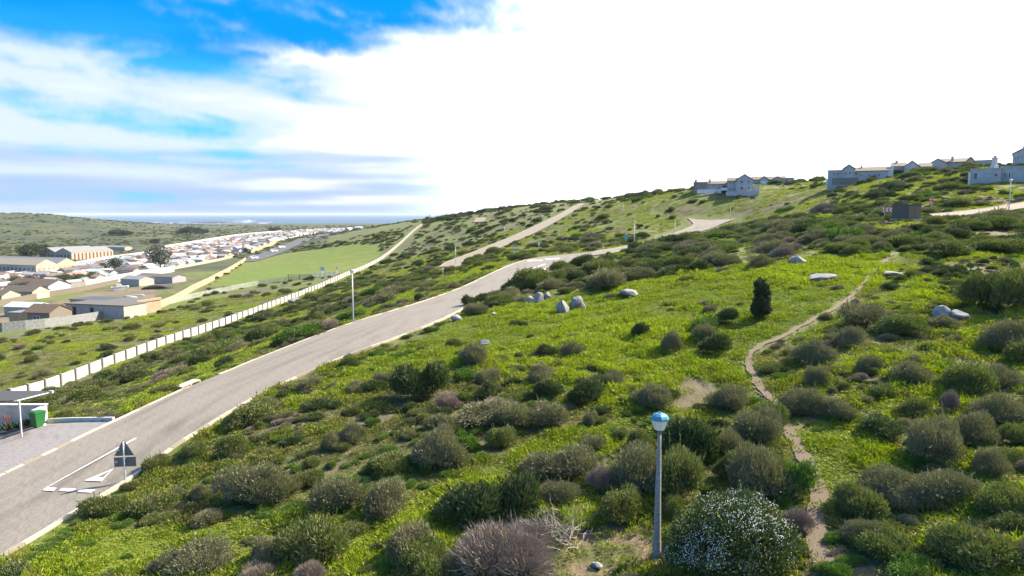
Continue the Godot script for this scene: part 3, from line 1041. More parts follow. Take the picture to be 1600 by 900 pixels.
	var y := 15.0 * m
	for s in [-1, 1]:
		var s2 := start()
		lathe(s2, [[0.04, -0.3], [0.04, y], [0.0, y]], 6, Vector3(s * 6.0 * m, 0, -0.04))
		obj("pole", fin(s2), mat("galvanised", Color.WHITE), t)
	var bd := obj("board", box(Vector3(-9 * m, y - 3.4 * m, 0), Vector3(9 * m, y + 3.4 * m, 0.03)), mat("sign_white", Color.WHITE), t)
	for k in 3:
		var x0 := (-8.5 + k * 5.8) * m
		var hh := 3.2 * m
		obj("chevron", extrude([[x0, y], [x0 + 3.0 * m, y + hh], [x0 + 5.6 * m, y + hh], [x0 + 2.6 * m, y], [x0 + 5.6 * m, y - hh], [x0 + 3.0 * m, y - hh]], 0.02), mat("sign_red", Color.RED), bd, Transform3D(Basis.IDENTITY, Vector3(0, 0, 0.035)))
	tag(t, "red and white chevron board beside the brown kiosk", "sign")
	# kiosk
	g = G(1416, 344)
	m = -g.z / F
	t = thing("kiosk", g, 0.2)
	var km := mat("kiosk_brown", Color(0.17, 0.15, 0.115), 0.7, 1.0, 0.8)
	obj("plinth", box(Vector3(-13 * m, -0.5, -1.6), Vector3(13 * m, 2.2 * m, 1.5)), mat("kerb_concrete", Color.WHITE), t)
	obj("cabinet", box(Vector3(-11.5 * m, 2.2 * m, -1.4), Vector3(11.5 * m, 23 * m, 1.3)), km, t)
	obj("lid", box(Vector3(-12.2 * m, 23 * m, -1.5), Vector3(12.2 * m, 24.4 * m, 1.42)), km, t)
	obj("door", box(Vector3(-10.8 * m, 3.5 * m, 1.3), Vector3(-0.4 * m, 22 * m, 1.34)), mat("kiosk_door", Color(0.19, 0.17, 0.13), 0.6, 1.0, 0.8), t)
	obj("door", box(Vector3(0.4 * m, 3.5 * m, 1.3), Vector3(10.8 * m, 22 * m, 1.34)), mat("kiosk_door", Color.WHITE), t)
	obj("vent_box", box(Vector3(-11 * m, 24.4 * m, -1.2), Vector3(0, 29 * m, 0.2)), km, t)
	tag(t, "brown electrical kiosk on a concrete plinth among the cushion shrubs", "kiosk")
	# mast at the end of the white wall and the one on the hilltop
	g = P(673, 351, 600.0)
	g.y = H(g.x, 600.0)
	t = thing("mast", g)
	st = start()
	var mh: float = P(673, 334, 600.0).y - g.y
	for s in [[-1, -1], [1, -1], [1, 1], [-1, 1]]:
		tube(st, Vector3(s[0] * 1.3, -1, s[1] * 1.3), Vector3(s[0] * 0.9, mh * 0.72, s[1] * 0.9), 0.14, 0.12, 5)
	for k in 4:
		var yy := mh * 0.18 * k
		tube(st, Vector3(-1.3, yy, 1.2), Vector3(1.3, yy + mh * 0.18, 1.2), 0.08, 0.08, 4)
		tube(st, Vector3(1.3, yy, 1.2), Vector3(-1.3, yy + mh * 0.18, 1.2), 0.08, 0.08, 4)
	obj("lattice", fin(st), mat("mast_steel", Color(0.24, 0.26, 0.29), 0.6), t)
	obj("platform", box(Vector3(-1.9, mh * 0.72, -1.9), Vector3(1.9, mh * 0.78, 1.9)), mat("mast_steel", Color.WHITE), t)
	st = start()
	lathe(st, [[1.0, mh * 0.78], [1.0, mh * 0.93], [0.0, mh]], 10)
	obj("cabin", fin(st), mat("sign_white", Color.WHITE), t)
	tag(t, "small lattice mast on the hilltop at the end of the white wall", "mast")
	g = G(907, 318.5)
	t = thing("windpump", g)
	st = start()
	mh = 10.0 * -g.z / F
	tube(st, Vector3(0, -0.5, 0), Vector3(0, mh, 0), 0.12, 0.08, 6)
	obj("pole", fin(st), mat("mast_steel", Color.WHITE), t)
	st = start()
	for k in 7:
		var a := TAU * k / 7
		add_box(st, Vector3(cos(a) * 0.8 - 0.22, mh + sin(a) * 0.8 - 0.22, 0.1), Vector3(cos(a) * 0.8 + 0.22, mh + sin(a) * 0.8 + 0.22, 0.16))
		tube(st, Vector3(0, mh, 0.13), Vector3(cos(a) * 0.8, mh + sin(a) * 0.8, 0.13), 0.05, 0.05, 4)
	obj("wheel", fin(st), mat("mast_steel", Color.WHITE), t)
	tag(t, "little wind wheel on a pole where the pale road meets the skyline", "windpump")

# ------------------------------------------------------------------ the house corner on the left
func make_driveway_things():
	var white := mat("plaster_white", Color(0.60, 0.60, 0.59), 0.9, 0.4, 0.3)
	var g := G(60, 669)
	var d := -g.z
	var m := d / F
	# bin
	var t := thing("wheelie_bin", g + Vector3(0, 0.06, 0), -0.35)
	var green := mat("bin_green", Color(0.018, 0.13, 0.035), 0.45)
	var st := start()
	var bq := []
	for s in [[-1, -1], [1, -1], [1, 1], [-1, 1]]: bq.append([Vector3(s[0] * 0.23, 0.06, s[1] * 0.25), Vector3(s[0] * 0.30, 0.98, s[1] * 0.36)])
	for k in 4:
		var a = bq[k]; var b = bq[(k + 1) % 4]
		quad(st, a[0], b[0], b[1], a[1])
	quad(st, bq[0][0], bq[1][0], bq[2][0], bq[3][0])
	obj("body", fin(st), green, t)
	st = start()
	add_box(st, Vector3(-0.33, 0.98, -0.38), Vector3(0.33, 1.03, 0.40))
	add_box(st, Vector3(-0.27, 1.03, -0.30), Vector3(0.27, 1.07, 0.30))
	obj("lid", fin(st), green, t)
	st = start()
	tube(st, Vector3(-0.26, 0.95, -0.43), Vector3(0.26, 0.95, -0.43), 0.02, 0.02, 6)
	obj("handle", fin(st), green, t)
	for s in [-1, 1]:
		st = start()
		tube(st, Vector3(s * 0.2, 0.09, -0.26), Vector3(s * 0.26, 0.09, -0.26), 0.1, 0.1, 12)
		obj("wheel", fin(st), mat("rubber", Color(0.02, 0.02, 0.02), 0.8), t)
	tag(t, "green wheelie bin standing on the driveway against the white wall", "bin")
	# white wall with its end facing the road
	var wz := d + 1.5
	var x1 := P(73, 655, wz).x
	var base := H(x1 - 2, wz)
	t = thing("garden_wall", Vector3(x1, base, -wz))
	var top: float = P(70, 633, wz).y - base
	obj("wall", box(Vector3(-14, -1.0, -0.12), Vector3(0, top, 0.12)), white, t)
	obj("coping", box(Vector3(-14.0, top, -0.17), Vector3(0.05, top + 0.07, 0.17)), mat("coping", Color(0.60, 0.60, 0.60), 0.9), t)
	obj("return_wall", box(Vector3(-0.24, -0.8, 0.12), Vector3(0, top - 0.03, 1.1)), white, t)
	tag(t, "white plastered garden wall behind the green bin", "wall")
	plain_wall("edging_wall", "low white edging wall from the garden wall to the road", Gs([[76,661],[130,659.5],[178,659]]), 0.3, 0.16, white, 2.0)
	# planter
	g = G(20, 671)
	t = thing("planter", g)
	obj("edge", box(Vector3(-9, -0.4, -0.1), Vector3(1.25, 0.32, 0.08)), white, t)
	obj("soil", box(Vector3(-9, -0.4, -0.9), Vector3(1.2, 0.2, -0.1)), mat("dark_soil", Color(0.07, 0.05, 0.035), 0.95, 1.0, 2.0), t)
	tag(t, "low white planter along the driveway in front of the garden wall", "planter")
	for q in [[12, 0.8, true], [26, 0.55, false], [42, 0.6, false], [-10, 0.7, true]]:
		var p := P(q[0], 668, d + 0.6)
		p.y = H(p.x, d + 0.6) + 0.2
		var a := thing("aloe", p)
		var c := PackedColorArray(); var v := PackedVector3Array(); var n := PackedVector3Array(); var ix := PackedInt32Array()
		var r := RandomNumberGenerator.new(); r.seed = int(q[0]) + 50
		for k in 60:
			var dir := (rdir(r) * 0.9 + Vector3.UP * 0.9).normalized()
			leaf(v, n, c, ix, dir * q[1] * 0.45, dir, dir.cross(rdir(r)).normalized(), q[1] * r.randf_range(0.7, 1.0), 0.07, Color(0.05, 0.10, 0.04) * r.randf_range(0.7, 1.3))
		obj("leaves", arr_mesh(v, n, c, ix), leafmat("shrub_leaves", Color(0.3, 0.35, 0.15)), a)
		if q[2]:
			for k in 3:
				st = start()
				lathe(st, [[0.015, 0.2], [0.015, q[1] * 0.95], [0.04, q[1] * 1.0], [0.015, q[1] * 1.3], [0.0, q[1] * 1.32]], 7, Vector3((k - 1) * 0.2, 0, r.randf_range(-0.1, 0.1)))
				obj("flower_spike", fin(st), mat("aloe_red", Color(0.34, 0.045, 0.03), 0.7), a)
		tag(a, "aloe with red flower spikes in the white planter" if q[2] else "flowerless green aloe in the white planter", "plant", "aloes in the planter")
	# carport
	g = G(34, 685)
	var hh := 2.35
	t = thing("carport", g)
	st = start()
	add_box(st, Vector3(-0.04, -0.2, -0.04), Vector3(0.04, hh, 0.04))
	obj("post", fin(st), mat("post_grey", Color(0.42, 0.42, 0.43), 0.6), t)
	st = start()
	var q0 := Vector3(0.75, hh + 0.12, -1.9)
	tube(st, Vector3(-0.1, hh, 0.05), q0 + Vector3(-0.05, -0.08, 0.05), 0.05, 0.05, 4)
	tube(st, q0 + Vector3(-0.05, -0.08, 0.05), q0 + Vector3(-9, -0.1, 0.05), 0.05, 0.05, 4)
	tube(st, Vector3(-0.1, hh, 0.05), Vector3(-9, hh - 0.1, 1.4), 0.05, 0.05, 4)
	obj("beam", fin(st), mat("post_grey", Color.WHITE), t)
	st = start()
	var rp := [Vector3(-0.25, hh + 0.06, 0.15), q0 + Vector3(0, 0.02, 0), q0 + Vector3(-9, 0.02, 0), Vector3(-9, hh + 0.06, 1.5)]
	quad(st, rp[0], rp[3], rp[2], rp[1])
	quad(st, rp[0] - Vector3(0, 0.06, 0), rp[1] - Vector3(0, 0.06, 0), rp[2] - Vector3(0, 0.06, 0), rp[3] - Vector3(0, 0.06, 0))
	for k in 4:
		var a2: Vector3 = rp[k]; var b2: Vector3 = rp[(k + 1) % 4]
		quad(st, a2, b2, b2 - Vector3(0, 0.06, 0), a2 - Vector3(0, 0.06, 0))
	obj("shade_roof", fin(st), mat("shade_cloth", Color(0.085, 0.09, 0.10), 0.8, 1.0, 3.0), t)
	var dd := obj("downlight", box(Vector3(0.62, hh + 0.0, -1.95), Vector3(0.85, hh + 0.16, -1.8)), mat("post_grey", Color.WHITE), t)
	tag(t, "dark flat carport roof on a slim grey post over the driveway", "carport")

# ------------------------------------------------------------------ houses on the ridge
func make_ridge_houses():
	var wall := mat("ridge_plaster", Color(0.52, 0.53, 0.54), 0.9, 0.4, 0.2)
	var pale := mat("ridge_plaster_pale", Color(0.60, 0.60, 0.60), 0.9, 0.4, 0.2)
	var stone := mat("ridge_stone", Color(0.34, 0.31, 0.28), 0.9, 1.0, 0.3)
	var roof := mat("ridge_roof", Color(0.22, 0.185, 0.155), 0.85, 1.0, 0.3)
	var white := mat("ridge_white", Color(0.75, 0.75, 0.74), 0.85)
	var glass := mat("window_glass", Color(0.06, 0.08, 0.10), 0.12)
	var frame := mat("window_frame", Color(0.62, 0.62, 0.61), 0.7)
	var dark := mat("chimney_pot", Color(0.12, 0.11, 0.10), 0.9)
	var h := house("brown_house", "grey-brown flat-topped house with two chimneys at the left end of the ridge", 1110, 300, 276)
	block(h, 1083, 1103, 300, 285, 282, 276, 9, "flat", stone, roof)
	block(h, 1103, 1138, 299, 288, 283, 277, 8, "x", wall, roof)
	chimney(h, 1087, 279.5, 285, 3, 276, stone, dark)
	chimney(h, 1109, 279, 285, 3, 276, wall, dark)
	for q in [[1107,292,2,5],[1113,291,2,4],[1118,291,2.5,3],[1123,292,2,4],[1090,291,2.5,3]]: win_px(h, q[0], q[1], q[2], q[3], 275.9 if q[0] < 1103 else 276.9, frame, glass)
	obj("yard_wall", box(LP(h, 1089, 302, 271), LP(h, 1127, 296, 271) + Vector3(0, 0, 0.3)), white, h)
	h = house("gabled_house", "large two-storey house with a tall front gable on the ridge", 1156, 302, 265)
	block(h, 1136, 1151, 303, 283, 277, 266, 10, "x", wall, roof)
	block(h, 1150, 1175, 303, 281, 272.5, 264, 12, "z", wall, roof)
	block(h, 1175, 1186, 302, 290, 288, 266, 8, "flat", wall, wall)
	chimney(h, 1163, 272, 276, 2, 268, wall, dark)
	for q in [[1140,286,2.2,4],[1146,286,2.2,4],[1140,295,2.2,5],[1146,295,2.2,5]]: win_px(h, q[0], q[1], q[2], q[3], 265.9, frame, glass)
	for q in [[1159,284,4.5,4.5],[1170,284,3,4.5],[1159,294,4.5,5],[1170,294,3,5],[1154,284,1.5,4.5]]: win_px(h, q[0], q[1], q[2], q[3], 263.9, frame, glass)
	obj("balcony", box(LP(h, 1126, 297.5, 267), LP(h, 1137, 293, 267) + Vector3(0, 0, 0.6)), white, h)
	obj("yard_wall", box(LP(h, 1134, 306, 262), LP(h, 1186, 299, 262) + Vector3(0, 0, 0.3)), wall, h)
	h = house("long_house", "long low house with a white garage door behind the gabled house", 1205, 288, 292)
	block(h, 1174, 1226, 290, 281, 275.5, 296, 9, "x", wall, roof)
	block(h, 1187, 1200, 290, 281, 275, 291, 9, "z", wall, roof)
	block(h, 1207, 1222, 289, 281, 276, 292, 9, "z", wall, roof)
	block(h, 1222, 1240, 288, 279, 277, 297, 8, "flat", wall, roof)
	block(h, 1240, 1252, 287, 282, 280, 300, 8, "flat", stone, roof)
	obj("garage_door", box(LP(h, 1189, 287.5, 290.9), LP(h, 1197, 283, 290.9) + Vector3(0, 0, 0.12)), white, h)
	for q in [[1210,284,2.5,3],[1216,284,2.5,3]]: win_px(h, q[0], q[1], q[2], q[3], 291.9, frame, glass)
	win_px(h, 1229, 282, 3, 3, 296.9, frame, glass)
	obj("yard_wall", box(LP(h, 1186, 291, 287), LP(h, 1232, 287.2, 287) + Vector3(0, 0, 0.3)), pale, h)
	h = house("terrace_house", "long blue-grey house with a small central gable and stone terrace", 1340, 287, 226)
	block(h, 1292, 1318, 288, 266, 262.5, 227, 9, "flat", wall, roof)
	block(h, 1316, 1334, 288, 264, 257, 226, 10, "z", wall, roof)
	block(h, 1334, 1386, 288, 268, 261, 227, 9, "x", wall, roof)
	block(h, 1386, 1394, 280, 263, 262, 229, 6, "flat", white, white)
	chimney(h, 1346, 257.5, 263, 2.4, 228, wall, dark)
	for q in [[1302,271,2.5,5],[1308,271,3,5]]: win_px(h, q[0], q[1], q[2], q[3], 226.9, frame, glass)
	for q in [[1321,271,3,5],[1328,270,4,3.5]]: win_px(h, q[0], q[1], q[2], q[3], 225.9, frame, glass)
	for q in [[1338,271,5,4],[1345,274,2.4,4],[1358,274,2.4,4],[1368,274,2.6,5.5],[1373,274,2.6,5.5]]: win_px(h, q[0], q[1], q[2], q[3], 226.9, frame, glass)
	obj("terrace_wall", box(LP(h, 1299, 288, 223), LP(h, 1341, 277.5, 223) + Vector3(0, 0, 0.4)), stone, h)
	h = house("balcony_house", "house with a timber balcony and square chimney up the ridge", 1420, 276, 234)
	block(h, 1391, 1414, 279, 260, 253, 235, 10, "x", wall, roof)
	block(h, 1412, 1436, 276, 261, 251.5, 234, 11, "z", pale, roof)
	block(h, 1436, 1454, 273, 262, 255, 238, 9, "x", pale, roof)
	chimney(h, 1400.5, 249.5, 255, 4, 237, wall, dark)
	for q in [[1427,263,2.6,3],[1435,262.5,2,3.5],[1417,264,2,3]]: win_px(h, q[0], q[1], q[2], q[3], 233.9, frame, glass)
	win_px(h, 1444, 265, 2.4, 3, 237.9, frame, glass)
	var st := start()
	for y in [262.0, 264.5, 267.0]: add_box(st, LP(h, 1392, y + 0.5, 233.5), LP(h, 1413, y, 233.5) + Vector3(0, 0, 0.15))
	for x in 6: add_box(st, LP(h, 1392 + x * 4.1, 268, 233.4), LP(h, 1392.6 + x * 4.1, 261.5, 233.4) + Vector3(0, 0, 0.15))
	obj("balcony_rail", fin(st), mat("rail_timber", Color(0.13, 0.10, 0.08), 0.8), h)
	h = house("broad_house", "broad hip-ended house with a tall chimney on the highest part of the ridge", 1485, 262, 242)
	block(h, 1449, 1480, 268, 256, 247.5, 241, 10, "z", wall, roof)
	block(h, 1470, 1519, 266, 254, 247, 244, 10, "x", wall, roof)
	block(h, 1509, 1521, 264, 254, 246, 242, 10, "z", wall, roof)
	block(h, 1520, 1552, 262, 253, 251.5, 246, 8, "flat", wall, roof)
	chimney(h, 1488, 243.5, 250, 4, 243, wall, dark)
	win_px(h, 1461, 260, 2.4, 3.5, 240.9, frame, glass)
	win_px(h, 1503, 257.5, 3, 3, 243.9, frame, glass)
	h = house("flat_roofed_house", "flat-roofed blue-grey house with a tapered chimney and arched window", 1556, 287, 150)
	block(h, 1515, 1563, 289, 264, 263, 150, 8, "flat", wall, wall)
	block(h, 1563, 1640, 286, 262, 261, 152, 9, "flat", wall, wall)
	obj("pillar", box(LP(h, 1511.5, 288, 149.5), LP(h, 1516, 268, 149.5) + Vector3(0, 0, 0.5)), white, h)
	st = start()
	var cb := LP(h, 1553.5, 264, 151.5)
	var ch: float = P(1553, 246, 151.5).y - P(1553, 264, 151.5).y
	lathe(st, [[0.95, -0.5], [0.9, ch * 0.25], [0.62, ch * 0.5], [0.6, ch * 0.9], [0.75, ch * 0.9], [0.75, ch], [0.0, ch]], 4, cb, false)
	obj("chimney", fin(st), wall, h)
	st = start()
	lathe(st, [[0.25, ch], [0.22, ch + 0.4], [0.0, ch + 0.4]], 8, cb)
	obj("chimney_pot", fin(st), dark, h)
	var aw := []
	for k in 13: aw.append([0.42 * cos(PI * k / 12), 0.35 + 0.42 * sin(PI * k / 12)])
	aw.append([-0.42, -0.75]); aw.append([0.42, -0.75])
	var arch := obj("arched_window", extrude(aw, 0.16), frame, h, Transform3D(Basis.IDENTITY, LP(h, 1524, 274, 149.95)))
	obj("pane", extrude([[-0.32, -0.65], [0.32, -0.65], [0.32, 0.4], [0.16, 0.62], [-0.16, 0.62], [-0.32, 0.4]], 0.1), glass, arch, Transform3D(Basis.IDENTITY, Vector3(0, 0, 0.05)))
	win_px(h, 1556, 273, 5.5, 5.5, 149.9, frame, glass)
	win_px(h, 1570, 274, 4, 9, 151.9, frame, glass)
	win_px(h, 1577, 274, 4, 9, 151.9, white, glass)
	h = house("tall_white_house", "pale two-storey house rising above the flat-roofed house", 1600, 262, 192)
	block(h, 1581, 1625, 266, 240, 229, 192, 12, "z", pale, roof)
	for q in [[1585.5,247,2,5],[1591,246,2.2,5],[1597,245.5,2.2,5],[1586,256,2,4]]: win_px(h, q[0], q[1], q[2], q[3], 191.9, frame, glass)
	chimney(h, 1600, 226.5, 232, 3, 196, pale, dark)
	# the car by the terrace
	car("pale blue car parked by the stone terrace of the ridge house", G(1296, 288), 0.2, Color(0.40, 0.47, 0.55))

func car(label: String, at: Vector3, turn: float, col: Color, big := 1.0, group := ""):
	var t := thing("parked_car", at, turn)
	var paint := mat("car_%d" % int(col.r * 100 + col.g * 1000), col, 0.3)
	var body := [[-2.1, 0.3], [2.1, 0.3], [2.15, 0.75], [1.3, 0.92], [0.7, 1.42], [-1.2, 1.45], [-1.9, 0.98], [-2.15, 0.85]]
	var sc := Transform3D(Basis.IDENTITY.scaled(Vector3.ONE * big), Vector3.ZERO)
	obj("body", extrude(body, 1.65), paint, t, sc)
	obj("windows", extrude([[1.15, 0.95], [0.62, 1.36], [-1.12, 1.38], [-1.7, 0.98]], 1.68), mat("window_glass", Color.WHITE), t, sc)
	for q in [[-1.35, 1], [-1.35, -1], [1.35, 1], [1.35, -1]]:
		var st := start()
		tube(st, Vector3(q[0], 0.32, q[1] * 0.68), Vector3(q[0], 0.32, q[1] * 0.86), 0.32, 0.32, 12)
		obj("wheel", fin(st), mat("rubber", Color.WHITE), t, sc)
	tag(t, label, "car", group)

# ------------------------------------------------------------------ town, warehouses, yard, walls of the plain
func simple_house(called: String, label: String, at: Vector3, turn: float, w: float, l: float, e: float, r: float, wm: Material, rm: Material, cat := "house", group := "", along_x := true, wins := 0):
	var t := thing(called, at, turn)
	obj("wall", wall_box(w, l, -1.0, e, r - 0.04, along_x), wm, t)
	obj("roof", gable_roof(w, l, e - 0.05, r, 0.25, along_x), rm, t)
	var glass := mat("window_glass", Color.WHITE)
	var frame := mat("window_frame", Color.WHITE)
	for k in wins:
		window_on(t, Vector3(-w / 2 + w * (k + 0.5) / wins, e * 0.55, l / 2), minf(w / wins * 0.5, 2.4), e * 0.38, 0.0, frame, glass)
	return tag(t, label, cat, group)

func make_plain():
	mat("window_glass", Color(0.06, 0.08, 0.10), 0.12)
	mat("window_frame", Color(0.62, 0.62, 0.61), 0.7)
	var white := mat("wall_white", Color(0.58, 0.57, 0.54), 0.9, 0.4, 0.15)
	var cream := mat("town_cream", Color(0.50, 0.43, 0.34), 0.9, 0.4, 0.2)
	var tan := mat("town_tan", Color(0.40, 0.315, 0.22), 0.9, 0.4, 0.2)
	var grey := mat("town_grey", Color(0.44, 0.41, 0.385), 0.9, 0.4, 0.2)
	var dark := mat("opening_dark", Color(0.035, 0.033, 0.03), 0.9)
	var rdark := mat("roof_dark", Color(0.19, 0.175, 0.16), 0.8, 1.0, 0.2)
	var sheetr := mat("roof_sheet", Color(0.34, 0.34, 0.35), 0.6, 1.0, 0.1)
	var brick := mat("brick_red", Color(0.30, 0.13, 0.085), 0.9, 1.0, 0.2)
	# the white panel wall down the hillside
	var wp := []
	for d in [96.0, 104.0, 125.0, 161.0, 192.0, 225.0, 257.0, 290.0, 321.0, 350.0, 385.0, 420.0, 453.0, 500.0, 550.0]: wp.append(on_ground(-70.0, d))
	var pan := box(Vector3(0.02, -0.3, -0.06), Vector3(0.98, 1, 0.06))
	panel_wall("boundary_wall", "long white concrete panel wall with piers running down the hillside", wp, 3.7, 1.75, pan, mat("panel_white", Color(0.60, 0.59, 0.565), 0.9, 0.4, 0.22), box(Vector3(-0.2, -0.5, -0.16), Vector3(0.2, 1.92, 0.3)), mat("pier_grey", Color(0.42, 0.41, 0.39), 0.9, 1.0, 0.5))
	# palisade fence
	var st := start()
	for k in 20: add_box(st, Vector3(k / 20.0 + 0.006, 0.03, -0.012), Vector3(k / 20.0 + 0.031, 1, 0.012))
	add_box(st, Vector3(0, 0.18, -0.03), Vector3(1, 0.21, -0.013)); add_box(st, Vector3(0, 0.80, -0.03), Vector3(1, 0.83, -0.013))
	var pal := fin(st)
	var fm := mat("palisade_paint", Color(0.42, 0.46, 0.40), 0.7)
	panel_wall("palisade_fence", "pale green palisade fence curving along the edge of the field", Gs([[212,488],[255,478],[300,466.5],[350,456],[400,446],[450,439],[490,434],[525,431]]), 3.0, 2.0, pal, fm, box(Vector3(-0.09, -0.3, -0.09), Vector3(0.09, 2.15, 0.09)), fm, "fence")
	# gate bits in the fence
	var gp := G(469, 437)
	var gate := thing("field_gate", gp + Vector3(0, 0, 0.5), 0.1)
	for x in [-1.0, 0.0, 1.0]: obj("post", box(Vector3(x * 5 - 0.15, -0.3, -0.1), Vector3(x * 5 + 0.15, 2.5, 0.1)), mat("gate_rust", Color(0.20, 0.15, 0.07), 0.9), gate)
	for y in [0.4, 1.1, 1.8, 2.3]: obj("rail", box(Vector3(-4.85, y, -0.05), Vector3(4.85, y + 0.12, 0.05)), mat("gate_rust", Color.WHITE), gate)
	tag(gate, "brown double farm gate in the palisade fence", "gate")
	# tan wall, concrete wall in front of the yard, long white walls
	plain_wall("tan_wall", "tan plastered wall running from the yard along the field", Gs([[243,484],[272,472],[300,455],[330,440],[352,428],[370,417],[384,407]]), 2.6, 0.3, tan, 12.0)
	plain_wall("concrete_wall", "weathered blue-grey concrete wall around the yard buildings", Gs([[-60,523],[0,519],[60,513],[120,505],[170,496],[212,488]]), 2.4, 0.25, mat("concrete_blue", Color(0.31, 0.33, 0.35), 0.9, 1.0, 0.12), 5.0)
	plain_wall("far_town_wall", "long white wall along the far side of the town", Gs([[-40,440],[0,434],[60,425.5],[110,417],[160,407],[225,398]]), 3.0, 0.3, white, 14.0)
	plain_wall("far_town_wall", "white wall behind the packed houses further along the town", Gs([[258,389],[300,381.5],[350,373],[400,366.5],[440,362.5]]), 4.0, 0.4, white, 20.0)
	plain_wall("white_roadside_wall", "bright white wall along the street in front of the dark trees", Gs([[134,450],[180,441],[223,432.5],[272,424.5]]), 3.6, 0.3, white, 12.0)
	plain_wall("pale_roadside_wall", "dull pale wall joining the bright white street wall", Gs([[69,457],[100,454],[134,450.5]]), 3.0, 0.3, mat("wall_pale", Color(0.46, 0.46, 0.42), 0.9, 1.0, 0.15), 12.0)
	plain_wall("street_fence", "dull brown fence along the near side of the town street", Gs([[-40,485],[0,478.5],[60,466.5],[120,457],[185,443]]), 2.4, 0.12, mat("fence_brown", Color(0.23, 0.20, 0.16), 0.9, 1.0, 0.2), 6.0)
	plain_wall("near_town_wall", "low pale wall along the near edge of the packed houses", Gs([[272,421],[310,414],[345,407],[366,402]]), 2.0, 0.3, mat("wall_pale", Color.WHITE), 14.0)
	plain_wall("orange_town_wall", "tan wall below the far houses beside the main road", Gs([[392,396],[408,390],[425,384],[442,376]]), 3.0, 0.3, tan, 14.0)
	# warehouses
	var yaw := atan2(0.34, 0.94)                      # local x runs right and towards the camera
	for q in [[G(55, 429), 66.0, 12.0, "two-gabled warehouse with a lit orange-trimmed end and dark long side"]]:
		var t := thing("warehouse", q[0], -yaw)
		for k in 2:
			var z := -13.0 * k
			obj("wall", wall_box(q[1], 13.0, -1.0, 6.0, 9.2, true), cream if k else cream, t, Transform3D(Basis.IDENTITY, Vector3(-q[1] / 2 + 10, 0, z)))
			obj("roof", gable_roof(q[1], 13.0, 6.0, 9.3, 0.0 if k else 0.02, true), mat("roof_buff", Color(0.50, 0.42, 0.31), 0.8, 1.0, 0.1) if k == 0 else sheetr, t, Transform3D(Basis.IDENTITY, Vector3(-q[1] / 2 + 10, 0.02 * k, z)))
			for w in 4: obj("window", box(Vector3(10.0, 1.0, z - 5.2 + w * 2.9), Vector3(10.12, 4.6, z - 3.7 + w * 2.9)), mat("orange_panel", Color(0.52, 0.26, 0.15), 0.9), t)
		obj("side_wall", box(Vector3(-q[1] + 10, 0, 6.5), Vector3(9.8, 5.6, 6.6)), grey, t)
		for w in 16: window_on(t, Vector3(7.5 - w * 3.4, 3.6, 6.6), 2.2, 2.2, 0.0, mat("window_frame", Color.WHITE), mat("window_glass", Color.WHITE))
		tag(t, q[3], "warehouse")
	var t := thing("warehouse", G(103, 405.5), -yaw)
	for k in 2:
		var x := -19.0 * k
		obj("wall", wall_box(19.0, 40.0, -1.0, 6.0, 9.6, false), cream if k == 0 else grey, t, Transform3D(Basis.IDENTITY, Vector3(x, 0, -18)))
		obj("roof", gable_roof(19.0, 40.0, 6.0, 9.7, 0.05, false), sheetr, t, Transform3D(Basis.IDENTITY, Vector3(x, 0.02 * k, -18)))
		obj("gable_front", extrude([[-9.4, 0], [9.4, 0], [9.4, 5.9], [0, 9.4], [-9.4, 5.9]], 0.2), cream, t, Transform3D(Basis.IDENTITY, Vector3(x, 0, 2.12)))
		for w in 4: window_on(t, Vector3(x - 6.3 + w * 4.2, 3.0, 2.22), 2.6, 2.6, 0.0, mat("window_frame", Color.WHITE), mat("window_glass", Color.WHITE))
	for w in 11: obj("pilaster", box(Vector3(9.5, 0, -36.5 + w * 3.5), Vector3(9.7, 5.4, -35.4 + w * 3.5)), brick, t)
	tag(t, "two-gabled warehouse with shaded fronts and a striped sunlit side", "warehouse")
	simple_house("farm_shed", "small long shed out on the plain past the warehouses", G(183, 391), -yaw, 34, 10, 3.6, 5.0, cream, sheetr, "shed")
	# houses near the street
	simple_house("cottage", "cream gabled cottage on the near side of the street", G(40, 466), -yaw + 0.2, 15, 9, 3.2, 5.4, cream, mat("roof_tile", Color(0.17, 0.14, 0.12), 0.85, 1.0, 0.3), "house", "", true, 3)
	simple_house("cottage", "small cream cottage partly cut by the bushes at the street", G(-4, 473), -yaw + 0.2, 13, 9, 3.2, 5.2, cream, mat("roof_tile", Color.WHITE), "house", "", true, 2)
	simple_house("brown_roof_house", "blue-grey house with a long brown roof beside the pale wall", G(62, 456), -yaw, 26, 11, 3.6, 6.0, mat("wall_bluegrey", Color(0.36, 0.40, 0.46), 0.9), mat("roof_brown", Color(0.19, 0.13, 0.09), 0.85, 1.0, 0.3), "house", "", true, 0)
	# yard buildings behind the concrete wall
	t = thing("yard_building", G(148, 498), -yaw * 0.75)
	var yl := 22.0
	obj("wall", box(Vector3(-yl / 2, -1.5, -9), Vector3(yl / 2, 4.2, 0)), grey, t)
	obj("roof", box(Vector3(-yl / 2 - 0.2, 4.2, -9.2), Vector3(yl / 2 + 0.2, 4.45, 0.2)), rdark, t)
	obj("door", box(Vector3(-8.3, 1.0, 0), Vector3(-6.9, 3.4, 0.06)), dark, t)
	obj("door", box(Vector3(-1.5, 1.0, 0), Vector3(-0.2, 3.4, 0.06)), dark, t)
	tag(t, "long dark-roofed grey building behind the concrete wall", "building")
	t = thing("garage_block", G(154, 484), -yaw * 0.8)
	obj("wall", wall_box(15, 9, -1.5, 3.8), mat("town_yellow", Color(0.48, 0.36, 0.20), 0.9, 0.4, 0.2), t)
	obj("roof", box(Vector3(-7.8, 3.8, -4.9), Vector3(7.8, 4.1, 4.9)), mat("roof_slate", Color(0.11, 0.125, 0.15), 0.7, 1.0, 0.2), t)
